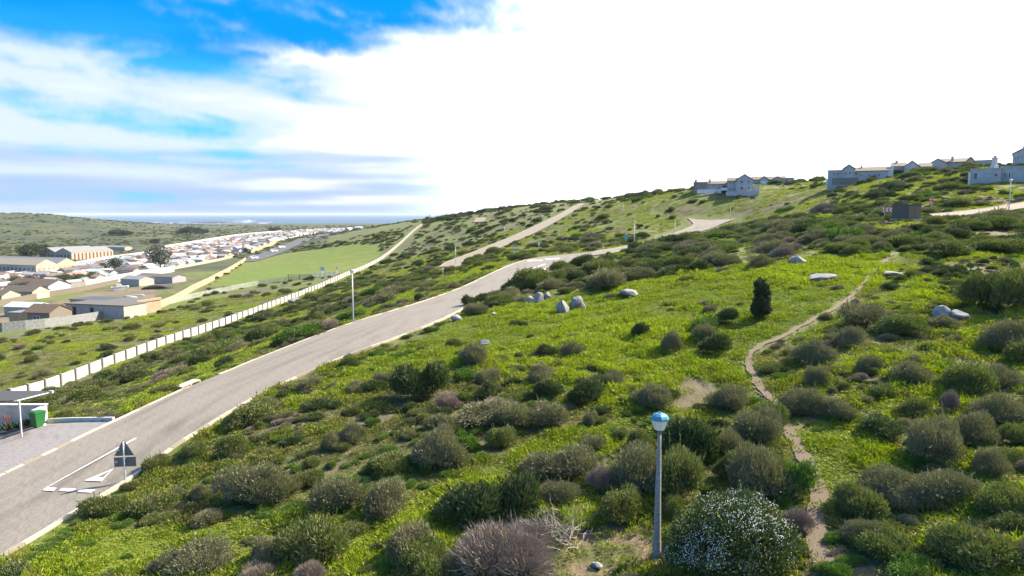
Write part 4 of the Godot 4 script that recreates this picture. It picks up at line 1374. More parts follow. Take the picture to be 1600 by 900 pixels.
	for k in 3: obj("opening", box(Vector3(7.5, 0.1, -3.8 + k * 2.7), Vector3(7.56, 3.0, -1.7 + k * 2.7)), mat("opening_brown", Color(0.13, 0.075, 0.045), 0.9), t)
	tag(t, "yellow garage block with three brown openings and a slate-dark roof", "garage")
	t = thing("tan_building", G(207, 489), -yaw * 0.9)
	obj("wall", wall_box(14, 10, -1.5, 4.2), tan, t)
	obj("roof", box(Vector3(-7.1, 4.2, -5.1), Vector3(7.1, 4.4, 5.1)), rdark, t)
	obj("parapet", box(Vector3(7.0, 4.2, -5), Vector3(7.3, 5.0, 5)), tan, t)
	tag(t, "flat tan building with a sunlit end wall beside the palisade fence", "building")
	simple_house("yard_house", "brown house with a dark doorway beside the palm in the yard", G(76, 503), -yaw * 0.6, 9, 8, 3.2, 5.2, mat("town_stone", Color(0.30, 0.26, 0.21), 0.9, 1.0, 0.3), mat("roof_brown", Color.WHITE), "house", "", true, 1)
	t = thing("yellow_shed", G(41, 504), -yaw * 0.6)
	obj("wall", wall_box(6.5, 5, -1.5, 3.2), mat("town_yellow", Color.WHITE), t)
	obj("roof", box(Vector3(-3.5, 3.2, -2.8), Vector3(3.5, 3.4, 2.8)), sheetr, t)
	tag(t, "small yellow shed behind the left end of the concrete wall", "shed")
	simple_house("grey_shed", "grey shed with a pale sheet roof left of the brown yard house", G(45, 492), -yaw * 0.6, 12, 7, 3.0, 4.2, grey, mat("roof_pale", Color(0.48, 0.52, 0.58), 0.5), "shed")
	simple_house("purple_shed", "low grey-mauve shed at the end of the dirt yard", G(252, 441), -yaw, 24, 9, 3.2, 4.4, mat("wall_mauve", Color(0.33, 0.31, 0.34), 0.9), rdark, "shed")
	simple_house("grey_house", "grey house beside the boat in the dirt yard", G(215, 446), -yaw, 12, 9, 3.4, 4.8, grey, sheetr, "house")
	car("white car on the street before the brown-roofed house", G(64, 464), -0.4, Color(0.72, 0.72, 0.74))
	car("white car parked behind the concrete wall beside the yellow shed", G(28, 511), -0.3, Color(0.70, 0.72, 0.76))
	car("white van parked close behind the concrete wall", G(118, 503), -0.35, Color(0.71, 0.71, 0.70), 1.15)
	# boat and heaps of scrap in the yard
	var bp := G(187, 453)
	t = thing("boat", bp, 0.5)
	st = start()
	var hull := []
	for k in 9:
		var s := k / 8.0
		var hw := 1.3 * sqrt(maxf(0.0, 1.0 - pow(s, 2.6)))
		hull.append([Vector3(-3.5 + 7.5 * s, 1.5 + 0.5 * s * s, hw), Vector3(-3.5 + 7.2 * s, 0.45 + 0.5 * s * s, hw * 0.35)])
	for k in 8:
		for s in [1.0, -1.0]:
			var f := Vector3(1, 1, s)
			quad(st, hull[k][0] * f, hull[k + 1][0] * f, hull[k + 1][1] * f, hull[k][1] * f)
			quad(st, hull[k][1] * f, hull[k + 1][1] * f, hull[k + 1][1] * Vector3(1, 1, 0), hull[k][1] * Vector3(1, 1, 0))
			quad(st, hull[k][0] * f, hull[k + 1][0] * f, hull[k + 1][0] * Vector3(1, 1, 0), hull[k][0] * Vector3(1, 1, 0))
	quad(st, hull[0][0], hull[0][0] * Vector3(1, 1, -1), hull[0][1] * Vector3(1, 1, -1), hull[0][1])
	obj("hull", fin(st), mat("boat_white", Color(0.76, 0.76, 0.76), 0.4), t)
	obj("cabin", extrude([[-1.4, 1.6], [1.2, 1.7], [0.6, 2.7], [-1.2, 2.7]], 1.6), mat("boat_white", Color.WHITE), t)
	obj("cradle", box(Vector3(-2.5, -0.2, -0.7), Vector3(2.0, 0.6, 0.7)), mat("mast_steel", Color.WHITE), t)
	tag(t, "white boat on a cradle in the dirt yard", "boat")
	var hp := G(247, 451)
	tag(obj("tyre_heap", boulder_mesh(31, Vector3(9.0, 1.8, 5.0)), mat("heap_dark", Color(0.05, 0.05, 0.052), 0.95, 1.0, 0.4), null, Transform3D(Basis.IDENTITY, hp)), "dark heap of rubble at the end of the dirt yard", "heap")
	for q in [[188, 473, 31], [203, 467, 32], [214, 464, 33]]:
		var p := G(q[0], q[1])
		tag(obj("scrap_heap", boulder_mesh(q[2], Vector3(3.0, 1.3, 2.2)), mat("scrap", Color(0.42, 0.42, 0.42), 0.8, 1.0, 0.6), null, Transform3D(Basis.IDENTITY, p + Vector3(0, 0.4, 0))), "pale scrap heap on the ground behind the garage block", "heap", "scrap heaps in the yard")
	# town houses
	var wm := [white, mat("town_white", Color(0.55, 0.54, 0.51), 0.9), cream, mat("town_salmon", Color(0.46, 0.30, 0.23), 0.9), mat("town_ochre", Color(0.46, 0.37, 0.24), 0.9), mat("town_blue", Color(0.36, 0.42, 0.50), 0.9), mat("town_stone2", Color(0.42, 0.38, 0.33), 0.9)]
	var wn := ["white", "off-white", "cream", "salmon", "ochre", "pale blue", "stone-coloured"]
	var rm := [mat("roof_grey", Color(0.30, 0.30, 0.31), 0.7), mat("roof_rust", Color(0.25, 0.165, 0.135), 0.85), mat("roof_pale", Color.WHITE), rdark, mat("roof_tile", Color.WHITE), mat("roof_white", Color(0.47, 0.47, 0.46), 0.7)]
	var rn := ["grey", "rusty red", "pale blue", "dark", "brown", "whitish"]
	var spots := []
	var r := RandomNumberGenerator.new(); r.seed = 4
	for i in range(-90, 110):
		for j in range(-75, 110):
			var lx := i * 10.0 + r.randf_range(-1.6, 1.6)
			var lz := j * 12.0 + r.randf_range(-2.0, 2.0) + (3.0 if j % 2 else 0.0)
			var x := -420.0 + lx * 0.94 + lz * 0.34
			var d := 700.0 - lx * 0.34 + lz * 0.94
			if d < 300.0 or d > 2300.0: continue
			if not in_zone("town", x, d) or r.randf() < 0.06: continue
			spots.append([d, x, r.randi() % wm.size(), r.randi() % rm.size(), r.randf_range(-0.12, 0.12) + (PI / 2 if r.randf() < 0.45 else 0.0), r.randf_range(0.62, 1.0)])
	spots.sort()
	print("town houses ", spots.size())
	var wall_me := []
	var roof_me := []
	for k in 3:
		wall_me.append(wall_box(8.0 + k, 6.2, -1.0, 2.7 + k * 0.3, 4.3 + k * 0.2, true))
		roof_me.append(gable_roof(8.0 + k, 6.2, 2.65 + k * 0.3, 4.35 + k * 0.2, 0.3, true))
	var wdw := box(Vector3(-0.6, 0, 0), Vector3(0.6, 1.2, 0.08))
	var cells := {}
	for k in spots.size():
		var s = spots[k]
		var at := on_ground(s[1], s[0])
		if k < 300:
			var h := thing("town_house", at, -yaw + s[4])
			h.scale = Vector3.ONE * s[5]
			obj("wall", wall_me[k % 3], wm[s[2]], h)
			obj("roof", roof_me[k % 3], rm[s[3]], h)
			if s[0] < 620.0:
				for w in 2: obj("window", wdw, mat("window_glass", Color.WHITE), h, Transform3D(Basis.IDENTITY, Vector3(-2.2 + w * 4.2, 1.0, 3.1)))
				obj("door", box(Vector3(-0.45, 0, 3.1), Vector3(0.45, 2.0, 3.17)), rm[(s[3] + 1) % rm.size()], h)
			tag(h, "small %s house with a %s roof in the packed town" % [wn[s[2]], rn[s[3]]], "house", "packed town houses, %s under %s roofs" % [wn[s[2]], rn[s[3]]])
		else:
			var key := "%d_%d" % [s[2], s[3]]
			if not cells.has(key): cells[key] = []
			cells[key].append(Transform3D(Basis(Vector3.UP, -yaw + s[4]).scaled(Vector3.ONE * s[5]), at))
	if cells.size():
		var far_w := SurfaceTool.new(); far_w.begin(Mesh.PRIMITIVE_TRIANGLES)
		var root := Node3D.new(); root.name = "far_town_houses"; add_child(root)
		var by_w := {}
		var by_r := {}
		for key in cells:
			var a := int(key.split("_")[0]); var b := int(key.split("_")[1])
			if not by_w.has(a): by_w[a] = SurfaceTool.new(); by_w[a].begin(Mesh.PRIMITIVE_TRIANGLES)
			if not by_r.has(b): by_r[b] = SurfaceTool.new(); by_r[b].begin(Mesh.PRIMITIVE_TRIANGLES)
			for tr in cells[key]:
				by_w[a].append_from(wall_me[0], 0, tr)
				by_r[b].append_from(roof_me[0], 0, tr)
		for a in by_w: obj("wall", by_w[a].commit(), wm[a], root)
		for b in by_r: obj("roof", by_r[b].commit(), rm[b], root)
		tag(root, "mass of tiny far houses at the distant end of the town", "houses", "", "stuff")
	# vehicles on the main road
	for q in [[428, 394], [440, 388], [397, 405]]: car("white vehicle driving on the grey main road past the town", G(q[0], q[1]) + Vector3(0, 0.5, 0), 0.9, Color(0.74, 0.74, 0.74), 1.5, "vehicles on the main road")
	# trees of the plain
	var dg := [Color(0.030, 0.048, 0.022), Color(0.045, 0.062, 0.028), Color(0.022, 0.036, 0.018)]
	var og := [Color(0.06, 0.085, 0.03), Color(0.045, 0.07, 0.025), Color(0.08, 0.10, 0.04)]
	var tr := [[251,424,38,36,dg,"large dark tree standing tall among the packed houses"],[181,428,30,24,dg,"dark rounded tree beside the street in the town"],[160,425,18,14,dg,"small dark tree beside the rounded tree in the town"],
		[48,405,42,22,dg,"broad dark tree clump beside the striped warehouse"],[70,401,26,18,dg,"dark tree touching the gable of the striped warehouse"],
		[28,450,30,18,og,"bushy green tree at the left of the street row"],[48,446,22,14,og,"bushy green tree second in the street row"],[62,447,20,12,dg,"darker bush in the street row"],[82,444,26,12,og,"wide green bush in the street row"],[104,443,28,13,og,"wide bush further along the street row"],[126,442,26,13,og,"green bush near the start of the white wall"],[146,440,20,15,og,"bush standing right at the white street wall"],
		[20,471,20,14,og,"round green bush between the cream cottages"],[36,458,24,16,og,"green tree behind the cream cottage roof"],
		[184,368,30,8,dg,"flat dark tree clump out on the plain"],[198,368,22,6,dg,"smaller dark tree clump on the plain"],[296,366,34,9,dg,"wide dark tree clump near the coast"],[316,366,20,7,dg,"dark tree at the end of the wide coastal clump"],[242,382,16,8,dg,"lone dark bush on the plain behind the wall"],
		[387,397,11,9,dg,"dark tree at the corner of the main road"],[430,362,20,6,dg,"dark trees above the far houses"],[200,446,13,8,og,"green bush beside the boat"]]
	var sd := 100
	for q in tr:
		var g := G(q[0], q[1])
		var m := -g.z / F
		tree("tree", q[5], "tree", g, q[3] * m * 1.05, q[2] * m * 1.1, q[4], sd, "", 0.16, 2400, clampf(q[2] * m * 0.055, 0.4, 3.0))
		sd += 1
	# palm
	var pg := G(95, 501)
	t = thing("palm_tree", pg)
	st = start()
	tube(st, Vector3(0, -0.5, 0), Vector3(0.1, 4.2, 0), 0.35, 0.25, 8)
	obj("trunk", fin(st), mat("bark", Color.WHITE), t)
	var v := PackedVector3Array(); var n := PackedVector3Array(); var c := PackedColorArray(); var ix := PackedInt32Array()
	var rr := RandomNumberGenerator.new(); rr.seed = 3
	for k in 34:
		var a := TAU * k / 34 * 5.0
		var out := Vector3(cos(a), rr.randf_range(-0.3, 1.2), sin(a)).normalized()
		var p := Vector3(0.1, 4.3, 0)
		for s in 7:
			var q := p + out * 0.42
			for w in 3:
				var side := out.cross(Vector3.UP).normalized() * (1 if w % 2 else -1)
				leaf(v, n, c, ix, q + side * 0.2, (side + out * 0.6).normalized(), Vector3.UP, 0.7, 0.14, Color(0.10, 0.115, 0.045) * rr.randf_range(0.7, 1.3))
			p = q
			out = (out + Vector3.DOWN * 0.2).normalized()
	obj("fronds", arr_mesh(v, n, c, ix), leafmat("tree_leaves", Color.WHITE), t)
	tag(t, "small palm tree behind the concrete wall in the yard", "palm")

# ------------------------------------------------------------------ shrubs and grass
var kinds := {}

func make_shrub_kinds():
	var O := [Color(0.140, 0.170, 0.048), Color(0.185, 0.210, 0.060), Color(0.105, 0.132, 0.042)]
	var B := [Color(0.060, 0.100, 0.026), Color(0.085, 0.130, 0.034), Color(0.046, 0.075, 0.022)]
	var C := [Color(0.180, 0.188, 0.100), Color(0.235, 0.232, 0.130), Color(0.135, 0.148, 0.072)]
	var E2 := [Color(0.100, 0.180, 0.024), Color(0.130, 0.215, 0.030), Color(0.080, 0.140, 0.022)]
	var twig := Color(0.22, 0.18, 0.125)
	kinds = {
		"O": {"label": "rounded olive-green", "group": "olive-green shrubs", "m": [], "name": "olive_shrub", "stuff": "olive_scrub", "sl": "olive-green scrub spread over the hillside"},
		"B": {"label": "dense dark green", "group": "dark green shrubs", "m": [], "name": "dark_shrub", "stuff": "dark_scrub", "sl": "dark green scrub spread over the hillside"},
		"C": {"label": "grey-green fine-leaved", "group": "grey-green shrubs", "m": [], "name": "grey_shrub", "stuff": "grey_scrub", "sl": "grey-green scrub spread over the hillside"},
		"E": {"label": "fresh bright green", "group": "bright green shrubs", "m": [], "name": "bright_shrub", "stuff": "bright_scrub", "sl": "bright green low scrub spread over the hillside"},
		"D": {"label": "dry brown twiggy", "group": "dry twiggy shrubs", "m": [], "name": "dry_shrub", "stuff": "dry_scrub", "sl": "dry brown twiggy scrub spread over the hillside"},
		"F": {"label": "", "group": "", "m": [], "name": "flowering_shrub", "stuff": "", "sl": ""}}
	for k in 3:
		kinds.O.m.append(crown_mesh(10 + k, shrub_lobes(10 + k, 7, 0.6, 1.0), 13000, 0.095, 0.042, O, 0.65, 0, Color.WHITE, 900, twig))
		kinds.C.m.append(crown_mesh(20 + k, shrub_lobes(20 + k, 8, 0.62, 1.0), 13000, 0.105, 0.030, C, 0.6, 0, Color.WHITE, 1500, twig))
	for k in 2:
		kinds.B.m.append(crown_mesh(30 + k, shrub_lobes(30 + k, 7, 0.55, 1.05), 12000, 0.085, 0.05, B, 0.7, 0, Color.WHITE, 700, twig))
		kinds.E.m.append(crown_mesh(40 + k, shrub_lobes(40 + k, 8, 0.65, 0.9), 9000, 0.10, 0.05, E2, 0.7))
		kinds.D.m.append(crown_mesh(50 + k, shrub_lobes(50 + k, 8, 0.6, 1.0), 1500, 0.10, 0.03, [Color(0.19, 0.16, 0.11), Color(0.13, 0.13, 0.07)], 0.6, 0, Color.WHITE, 9000, Color(0.255, 0.205, 0.165)))
	kinds.F.m.append(crown_mesh(61, shrub_lobes(61, 9, 0.6, 1.1), 26000, 0.062, 0.034, B, 0.7, 17000, Color(0.60, 0.60, 0.63), 500, twig))
	kinds.F.m.append(crown_mesh(62, shrub_lobes(62, 7, 0.6, 1.0), 12000, 0.09, 0.03, C, 0.65, 2600, Color(0.55, 0.54, 0.46), 1500, twig))
	for k in kinds: kinds[k].mat = leafmat("shrub_leaves_" + kinds[k].name, Color(0.62, 0.70, 0.22) if k in ["O", "E"] else Color(0.55, 0.58, 0.28))
	kinds.D.mat = leafmat("dry_twigs", Color(0.12, 0.10, 0.08))

func shrub_tr(p: Vector3, rx: float, ry: float, turn: float) -> Transform3D:
	# the hillside tilts the shrub a little
	var e := 0.8
	var sx := (H(p.x + e, -p.z) - H(p.x - e, -p.z)) / (2.0 * e)
	var b := Basis(Vector3(1, sx * 0.6, 0).normalized(), Vector3.UP, Vector3.BACK)
	var k := 1.0 + 0.22 * sin(turn * 5.0)
	return Transform3D(b * Basis(Vector3.UP, turn) * Basis.from_scale(Vector3(rx * k, ry, rx / k)), p)

func place_of(p: Vector3) -> String:
	var d := -p.z
	if p.x < -70.0 and d > 80.0: return "below the white panel wall"
	if d > 170.0: return "on the upper slope below the skyline"
	if p.x < x_at(road_line, d): return "between the white panel wall and the paved road"
	if d > 62.0: return "in the belt of scrub above the meadow boulders"
	if p.x > x_at(path_line, d): return "uphill of the dirt footpath"
	return "between the paved road and the footpath" if p.x < 4.0 or d > 32.0 else "close to the blue-capped lamp and the footpath"

func x_at(line: Array, d: float) -> float:
	for k in line.size() - 1:
		if -line[k].z <= d and -line[k + 1].z >= d: return line[k].x
	return line[-1].x if -line[-1].z < d else line[0].x

func make_shrubs():
	make_shrub_kinds()
	# shrubs that the photograph shows singly: foot in pixels, width, height, kind
	var hero := [[162,807,72,45,"O"],[243,803,75,42,"O"],[203,767,26,22,"O"],[245,734,46,32,"O"],[303,718,42,30,"O"],[365,714,48,36,"O"],[378,668,52,25,"O"],[392,787,105,62,"C"],[315,782,36,26,"C"],[268,897,52,40,"C"],
		[418,784,88,54,"C"],[482,762,46,38,"O"],[530,800,75,60,"C"],[602,807,75,60,"C"],[455,697,36,18,"B"],[552,692,46,32,"C"],[518,702,28,30,"C"],[685,732,80,56,"C"],[606,739,76,36,"O"],[728,704,40,30,"E"],[785,699,48,36,"O"],[690,674,50,30,"C"],
		[488,884,98,80,"O"],[500,878,38,36,"E"],[420,884,60,46,"C"],[640,878,76,64,"C"],[735,828,105,80,"B"],[806,818,85,88,"B"],[660,905,110,58,"O"],[400,912,60,32,"D"],[488,912,50,34,"D"],[712,905,60,50,"C"],
		[772,662,100,32,"C"],[923,664,28,24,"C"],[975,812,82,52,"O"],[893,748,90,46,"C"],[1003,768,105,72,"C"],[1062,778,90,84,"O"],[925,704,40,26,"C"],[997,702,42,34,"O"],[1078,722,98,78,"B"],[1130,712,62,44,"C"],[1142,748,42,44,"O"],[1052,812,38,48,"O"],[845,745,70,40,"C"],[870,790,60,40,"C"],[940,770,50,40,"D"],
		[1185,690,80,52,"C"],[1195,668,60,40,"O"],[1188,778,100,84,"C"],[1240,776,62,74,"E"],[1460,724,96,72,"C"],[1520,694,72,52,"C"],[1590,694,52,36,"O"],[1550,744,62,42,"C"],[1395,778,90,46,"C"],[1475,788,100,56,"C"],[1340,806,86,62,"O"],[1372,868,100,50,"O"],[1512,884,126,76,"O"],[1572,814,92,56,"O"],[1602,884,44,52,"C"],[1240,838,52,42,"D"],[1345,850,60,40,"C"],[1300,905,50,30,"E"],[1420,905,80,36,"E"],
		[335,562,70,30,"O"],[405,537,46,30,"B"],[350,572,32,18,"B"],[312,572,32,22,"B"],[498,515,28,34,"O"],[515,516,28,20,"D"],[655,470,18,15,"B"],[640,628,80,62,"B"],[680,622,60,74,"B"],[445,625,30,18,"B"],[400,660,76,36,"O"],[555,612,30,18,"C"],[690,694,42,30,"C"],[600,600,30,20,"C"],
		[732,478,22,20,"B"],[752,474,28,18,"B"],[1000,528,32,28,"B"],[1048,550,30,48,"C"],[1100,534,40,30,"C"],[995,540,18,16,"E"],[855,557,30,22,"B"],[845,600,46,32,"C"],[857,624,56,34,"B"],[915,634,56,46,"B"],[957,607,34,28,"C"],[760,626,32,34,"B"],[740,570,52,34,"C"],[725,597,36,26,"E"],[841,637,32,15,"E"],[800,668,66,40,"C"],[858,668,66,42,"C"],[1018,638,62,36,"C"],[895,556,36,22,"C"],[762,600,40,26,"C"],[700,640,40,26,"D"],[770,640,36,20,"D"],
		[1135,505,42,26,"B"],[1117,556,56,38,"B"],[1098,532,32,28,"B"],[1325,543,42,36,"C"],[1272,570,52,38,"C"],[1358,582,34,30,"C"],[1275,606,34,38,"C"],[1405,524,76,32,"O"],[1345,509,72,38,"C"],[1422,600,62,34,"C"],[1505,616,82,48,"O"],[1572,548,74,52,"C"],[1605,566,60,52,"O"],[1548,482,74,66,"O"],[1592,490,80,80,"O"],[1250,648,62,44,"C"],[1305,655,62,34,"C"],[1485,645,32,46,"D"],[1555,605,60,34,"C"],[1135,640,60,36,"C"],[1560,660,70,44,"C"],[1430,650,50,28,"O"],[1380,620,46,26,"O"],
		[1262,362,36,20,"B"],[1500,356,40,16,"O"],[1462,352,40,16,"O"],[1480,400,62,26,"O"],[1570,395,76,30,"O"],[1415,385,56,20,"O"],[1350,380,52,18,"O"],[1310,395,46,18,"O"],[1190,418,36,20,"C"],[1120,412,40,22,"O"],[1060,420,44,24,"O"],[1020,428,40,22,"B"],[960,432,44,22,"O"],[900,440,36,20,"B"],[860,452,36,18,"C"],[930,420,36,16,"B"],[1000,414,40,16,"O"],[1075,402,44,16,"B"],[1130,396,44,22,"O"],[845,436,34,18,"B"],[800,462,30,14,"C"]]
	for q in [[1385,346],[1395,347],[1405,349],[1416,351],[1428,349],[1440,346],[1400,352],[1425,354],[1455,337]]: mark(G(q[0], q[1]), 1.6, 4)
	for q in range(1490, 1610, 8): mark(G(q, 344 - (q - 1490) * 0.12), 2.2, 4)
	var spots := []                     # [pixels wide, position, rx, ry, kind, variant, turn]
	var r := RandomNumberGenerator.new(); r.seed = 12
	for q in hero:
		var p := G(q[0], q[1])
		var m := -p.z / F
		var w: float = q[2] * m * 0.47
		p += Vector3(p.x, 0, p.z).normalized() * w * 0.45
		p.y = H(p.x, -p.z) - 0.05
		spots.append([q[2] * 1.0, p, w, minf(q[3] * m * 0.93, w * 2.2), q[4], r.randi() % kinds[q[4]].m.size(), r.randf() * TAU])
		mark(p, w * 0.75, 4)
	# the rest of the scrub
	var dn := FastNoiseLite.new(); dn.seed = 3; dn.frequency = 0.045; dn.fractal_octaves = 3
	var kn := FastNoiseLite.new(); kn.seed = 8; kn.frequency = 0.03; kn.fractal_octaves = 2
	var d := 17.0
	while d < 640.0:
		var s := 0.95 + d * 0.0105
		var x := -0.92 * d
		while x < 0.92 * d:
			var px := x + r.randf_range(-0.5, 0.5) * s
			var pd := d + r.randf_range(-0.5, 0.5) * s
			x += s
			if px < -66.0 and pd > 70.0:
				if px > -76.0 or pd < 330.0 and px > -95.0 and r.randf() < 0.5: continue
				if pd > 560.0 or px / pd < -0.75 and pd > 260.0: continue
				if in_zone("town", px, pd) or in_zone("yard", px, pd) or in_zone("field", px, pd) or in_zone("built", px, pd): continue
			if mask_at(px, pd) != 0 or mask_at(px + 0.3, pd) != 0 or mask_at(px - 0.3, pd) != 0: continue
			var nz := dn.get_noise_2d(px, pd)
			var prob := 0.55
			if in_zone("meadow", px, pd): prob = 0.07
			elif in_zone("dense", px, pd): prob = 0.9
			elif in_zone("verge", px, pd): prob = 0.04
			elif in_zone("bare", px, pd): prob = 0.06
			elif in_zone("lawn", px, pd): prob = 0.12
			elif px < -66.0: prob = 0.28
			prob *= clampf(0.75 + nz * 2.2, 0.08, 1.25)
			if r.randf() > prob: continue
			var rad := clampf(exp(r.randfn() * 0.42 - 0.62), 0.22, 1.35) * (1.0 + d * 0.0018)
			if d < 60.0: rad *= 0.66
			else: rad *= 1.3
			var kk := "O"
			var c := kn.get_noise_2d(px, pd) + r.randfn() * 0.25
			if c < -0.22: kk = "B"
			elif c < 0.10: kk = "O"
			elif c < 0.36: kk = "C" if d < 120.0 else "O"
			elif c < 0.52: kk = "E"
			else: kk = "D" if r.randf() < 0.45 else "C"
			var p := on_ground(px, pd, -0.04)
			spots.append([rad * 2.0 * F / pd, p, rad, rad * r.randf_range(0.7, 1.05), kk, r.randi() % kinds[kk].m.size(), r.randf() * TAU])
		d += s
	# low plants that fill the gaps between them
	d = 17.0
	while d < 130.0:
		var s := 0.5 + d * 0.009
		var x := -0.85 * d
		while x < 0.85 * d:
			var px := x + r.randf_range(-0.5, 0.5) * s
			var pd := d + r.randf_range(-0.5, 0.5) * s
			x += s
			if px < -66.0 or mask_at(px, pd) == 1 or mask_at(px, pd) == 2 or mask_at(px, pd) == 3: continue
			if r.randf() > 0.5 + dn.get_noise_2d(px * 2.0, pd * 2.0) or in_zone("bare", px, pd) and r.randf() < 0.8: continue
			if (in_zone("meadow", px, pd) or in_zone("verge", px, pd)) and r.randf() < 0.86: continue
			var rad := r.randf_range(0.14, 0.36) * (1.0 + d * 0.006)
			var c := kn.get_noise_2d(px + 400.0, pd) + r.randfn() * 0.3
			var kk := "E" if c < -0.12 else ("O" if c < 0.2 else ("C" if c < 0.5 else "D"))
			spots.append([rad * 2.0 * F / pd, on_ground(px, pd, -0.03), rad, rad * r.randf_range(0.6, 1.1), kk, r.randi() % kinds[kk].m.size(), r.randf() * TAU])
		d += s
	# scattered bushes of the plain and the far hill
	for k in 9000:
		var dd := exp(r.randf_range(log(430.0), log(2600.0)))
		var px := r.randf_range(-0.78, -0.05) * dd
		if in_zone("town", px, dd) or in_zone("field", px, dd) or in_zone("yard", px, dd) or in_zone("built", px, dd) or mask_at(px, dd) != 0: continue
		if px > -75.0 or dn.get_noise_2d(px * 0.12, dd * 0.12) + r.randfn() * 0.2 < 0.0: continue
		var rad := r.randf_range(0.8, 2.0) * (0.7 + dd * 0.0007)
		spots.append([rad * 2 * F / dd, on_ground(px, dd, -0.1), rad, rad * r.randf_range(0.45, 0.8), "O" if r.randf() < 0.6 else "B", r.randi() % 2, r.randf() * TAU])
	# the dark belt of scrub along the skyline
	for k in 420:
		var u := r.randf_range(664, 905)
		var dd := r.randf_range(560, 700)
		var a := (u - 800.0) / F / cs
		var rad := r.randf_range(1.6, 3.0)
		spots.append([rad * 2 * F / dd, on_ground(a * dd, dd, -0.1), rad, rad * r.randf_range(0.8, 1.3), "B", r.randi() % 2, r.randf() * TAU])
	spots.sort_custom(func(a, b): return a[0] > b[0])
	print("shrubs ", spots.size())
	var made := {}
	var rest := {}
	var in_view := 0
	for s in spots:
		var k: String = s[4]
		var q := to_pix(s[1])
		var seen := q.x > -30 and q.x < 1630 and q.y < 960
		var mesh: Mesh = kinds[k].m[s[5]]
		var tr := shrub_tr(s[1], s[2], s[3], s[6])
		if seen and in_view < 300:
			in_view += 1
			var o := obj(kinds[k].name, mesh, kinds[k].mat, null, tr)
			var size := "small" if s[3] < 0.55 else ("middling" if s[3] < 1.05 else "tall")
			tag(o, "%s %s shrub %s" % [size, kinds[k].label, place_of(s[1])], "shrub", kinds[k].group)
		else:
			var key := k + str(s[5])
			if not rest.has(key): rest[key] = []
			rest[key].append(tr)
	for key in rest:
		var k: String = key.substr(0, 1)
		var mm := MultiMesh.new()
		mm.transform_format = MultiMesh.TRANSFORM_3D
		mm.mesh = kinds[k].m[int(key.substr(1))]
		mm.instance_count = rest[key].size()
		for i in rest[key].size(): mm.set_instance_transform(i, rest[key][i])
		var mi := MultiMeshInstance3D.new()
		mi.multimesh = mm
		mi.material_override = kinds[k].mat
		mi.name = numbered(kinds[k].stuff)
		add_child(mi)
		tag(mi, kinds[k].sl, "scrub", kinds[k].group, "stuff")
	# the ones that stand out
	var one := [[1152,915,178,142,"F",0,"big dark bush dotted with white flowers beside the blue-capped lamp"],[318,897,86,58,"F",1,"grey shrub topped with cream-white flowers above the road"]]
	for q in one:
		var p := G(q[0], q[1])
		var m := -p.z / F
		var w: float = q[2] * m * 0.5
		p += Vector3(p.x, 0, p.z).normalized() * w * 0.5
		p.y = H(p.x, -p.z) - 0.05
		tag(obj("flowering_shrub", kinds.F.m[q[5]], kinds.F.mat, null, shrub_tr(p, w, q[3] * m * 0.86, 0.4)), q[6], "shrub")
		mark(p, w * 0.8, 4)
	for q in [[790,912,142,84,"dry straw-brown bush with bare twigs beside the bare earth"]]:
		var p := G(q[0], q[1])
		var m := -p.z / F
		var w: float = q[2] * m * 0.54
		p += Vector3(p.x, 0, p.z).normalized() * w * 0.4
		p.y = H(p.x, -p.z) - 0.05
		tag(obj("dry_bush", kinds.D.m[0], kinds.D.mat, null, shrub_tr(p, w, q[3] * m * 0.9, 1.1)), q[4], "shrub")
		mark(p, w * 0.8, 4)
	# fallen dead branches
	var g := G(872, 838)
	var st := start()
	var br := RandomNumberGenerator.new(); br.seed = 91
	for k in 150:
		var a := Vector3(br.randfn() * 0.55, br.randf_range(0.02, 0.25), br.randfn() * 0.45)
		var dir := Vector3(br.randfn() * 0.8 - 0.5, br.randf_range(0.05, 0.75), br.randfn() * 0.6).normalized()
		var rad := br.randf_range(0.008, 0.022)
		for s in 4:
			var b := a + dir * br.randf_range(0.15, 0.32)
			tube(st, a, b, rad, rad * 0.75, 4)
			if br.randf() < 0.6: tube(st, b, b + (dir + rdir(br) * 0.9).normalized() * 0.25, rad * 0.6, rad * 0.3, 3)
			a = b
			rad *= 0.75
			dir = (dir + rdir(br) * 0.4).normalized()
	tag(obj("dead_branches", fin(st), mat("dead_wood", Color(0.30, 0.265, 0.235), 0.95), null, Transform3D(Basis.IDENTITY.scaled(Vector3(1.1, 1.0, 1.1)), g)), "tangle of bleached dead branches beside the bare earth", "branches")
	# the small tree on the meadow
	var tp := G(1189, 497)
	var tm := -tp.z / F
	tree("small_tree", "small dark upright tree standing alone on the bright meadow", "tree", tp, 60 * tm, 46 * tm, [Color(0.04, 0.065, 0.022), Color(0.055, 0.085, 0.028), Color(0.03, 0.05, 0.018)], 71, "", 0.0, 7000, 0.17)

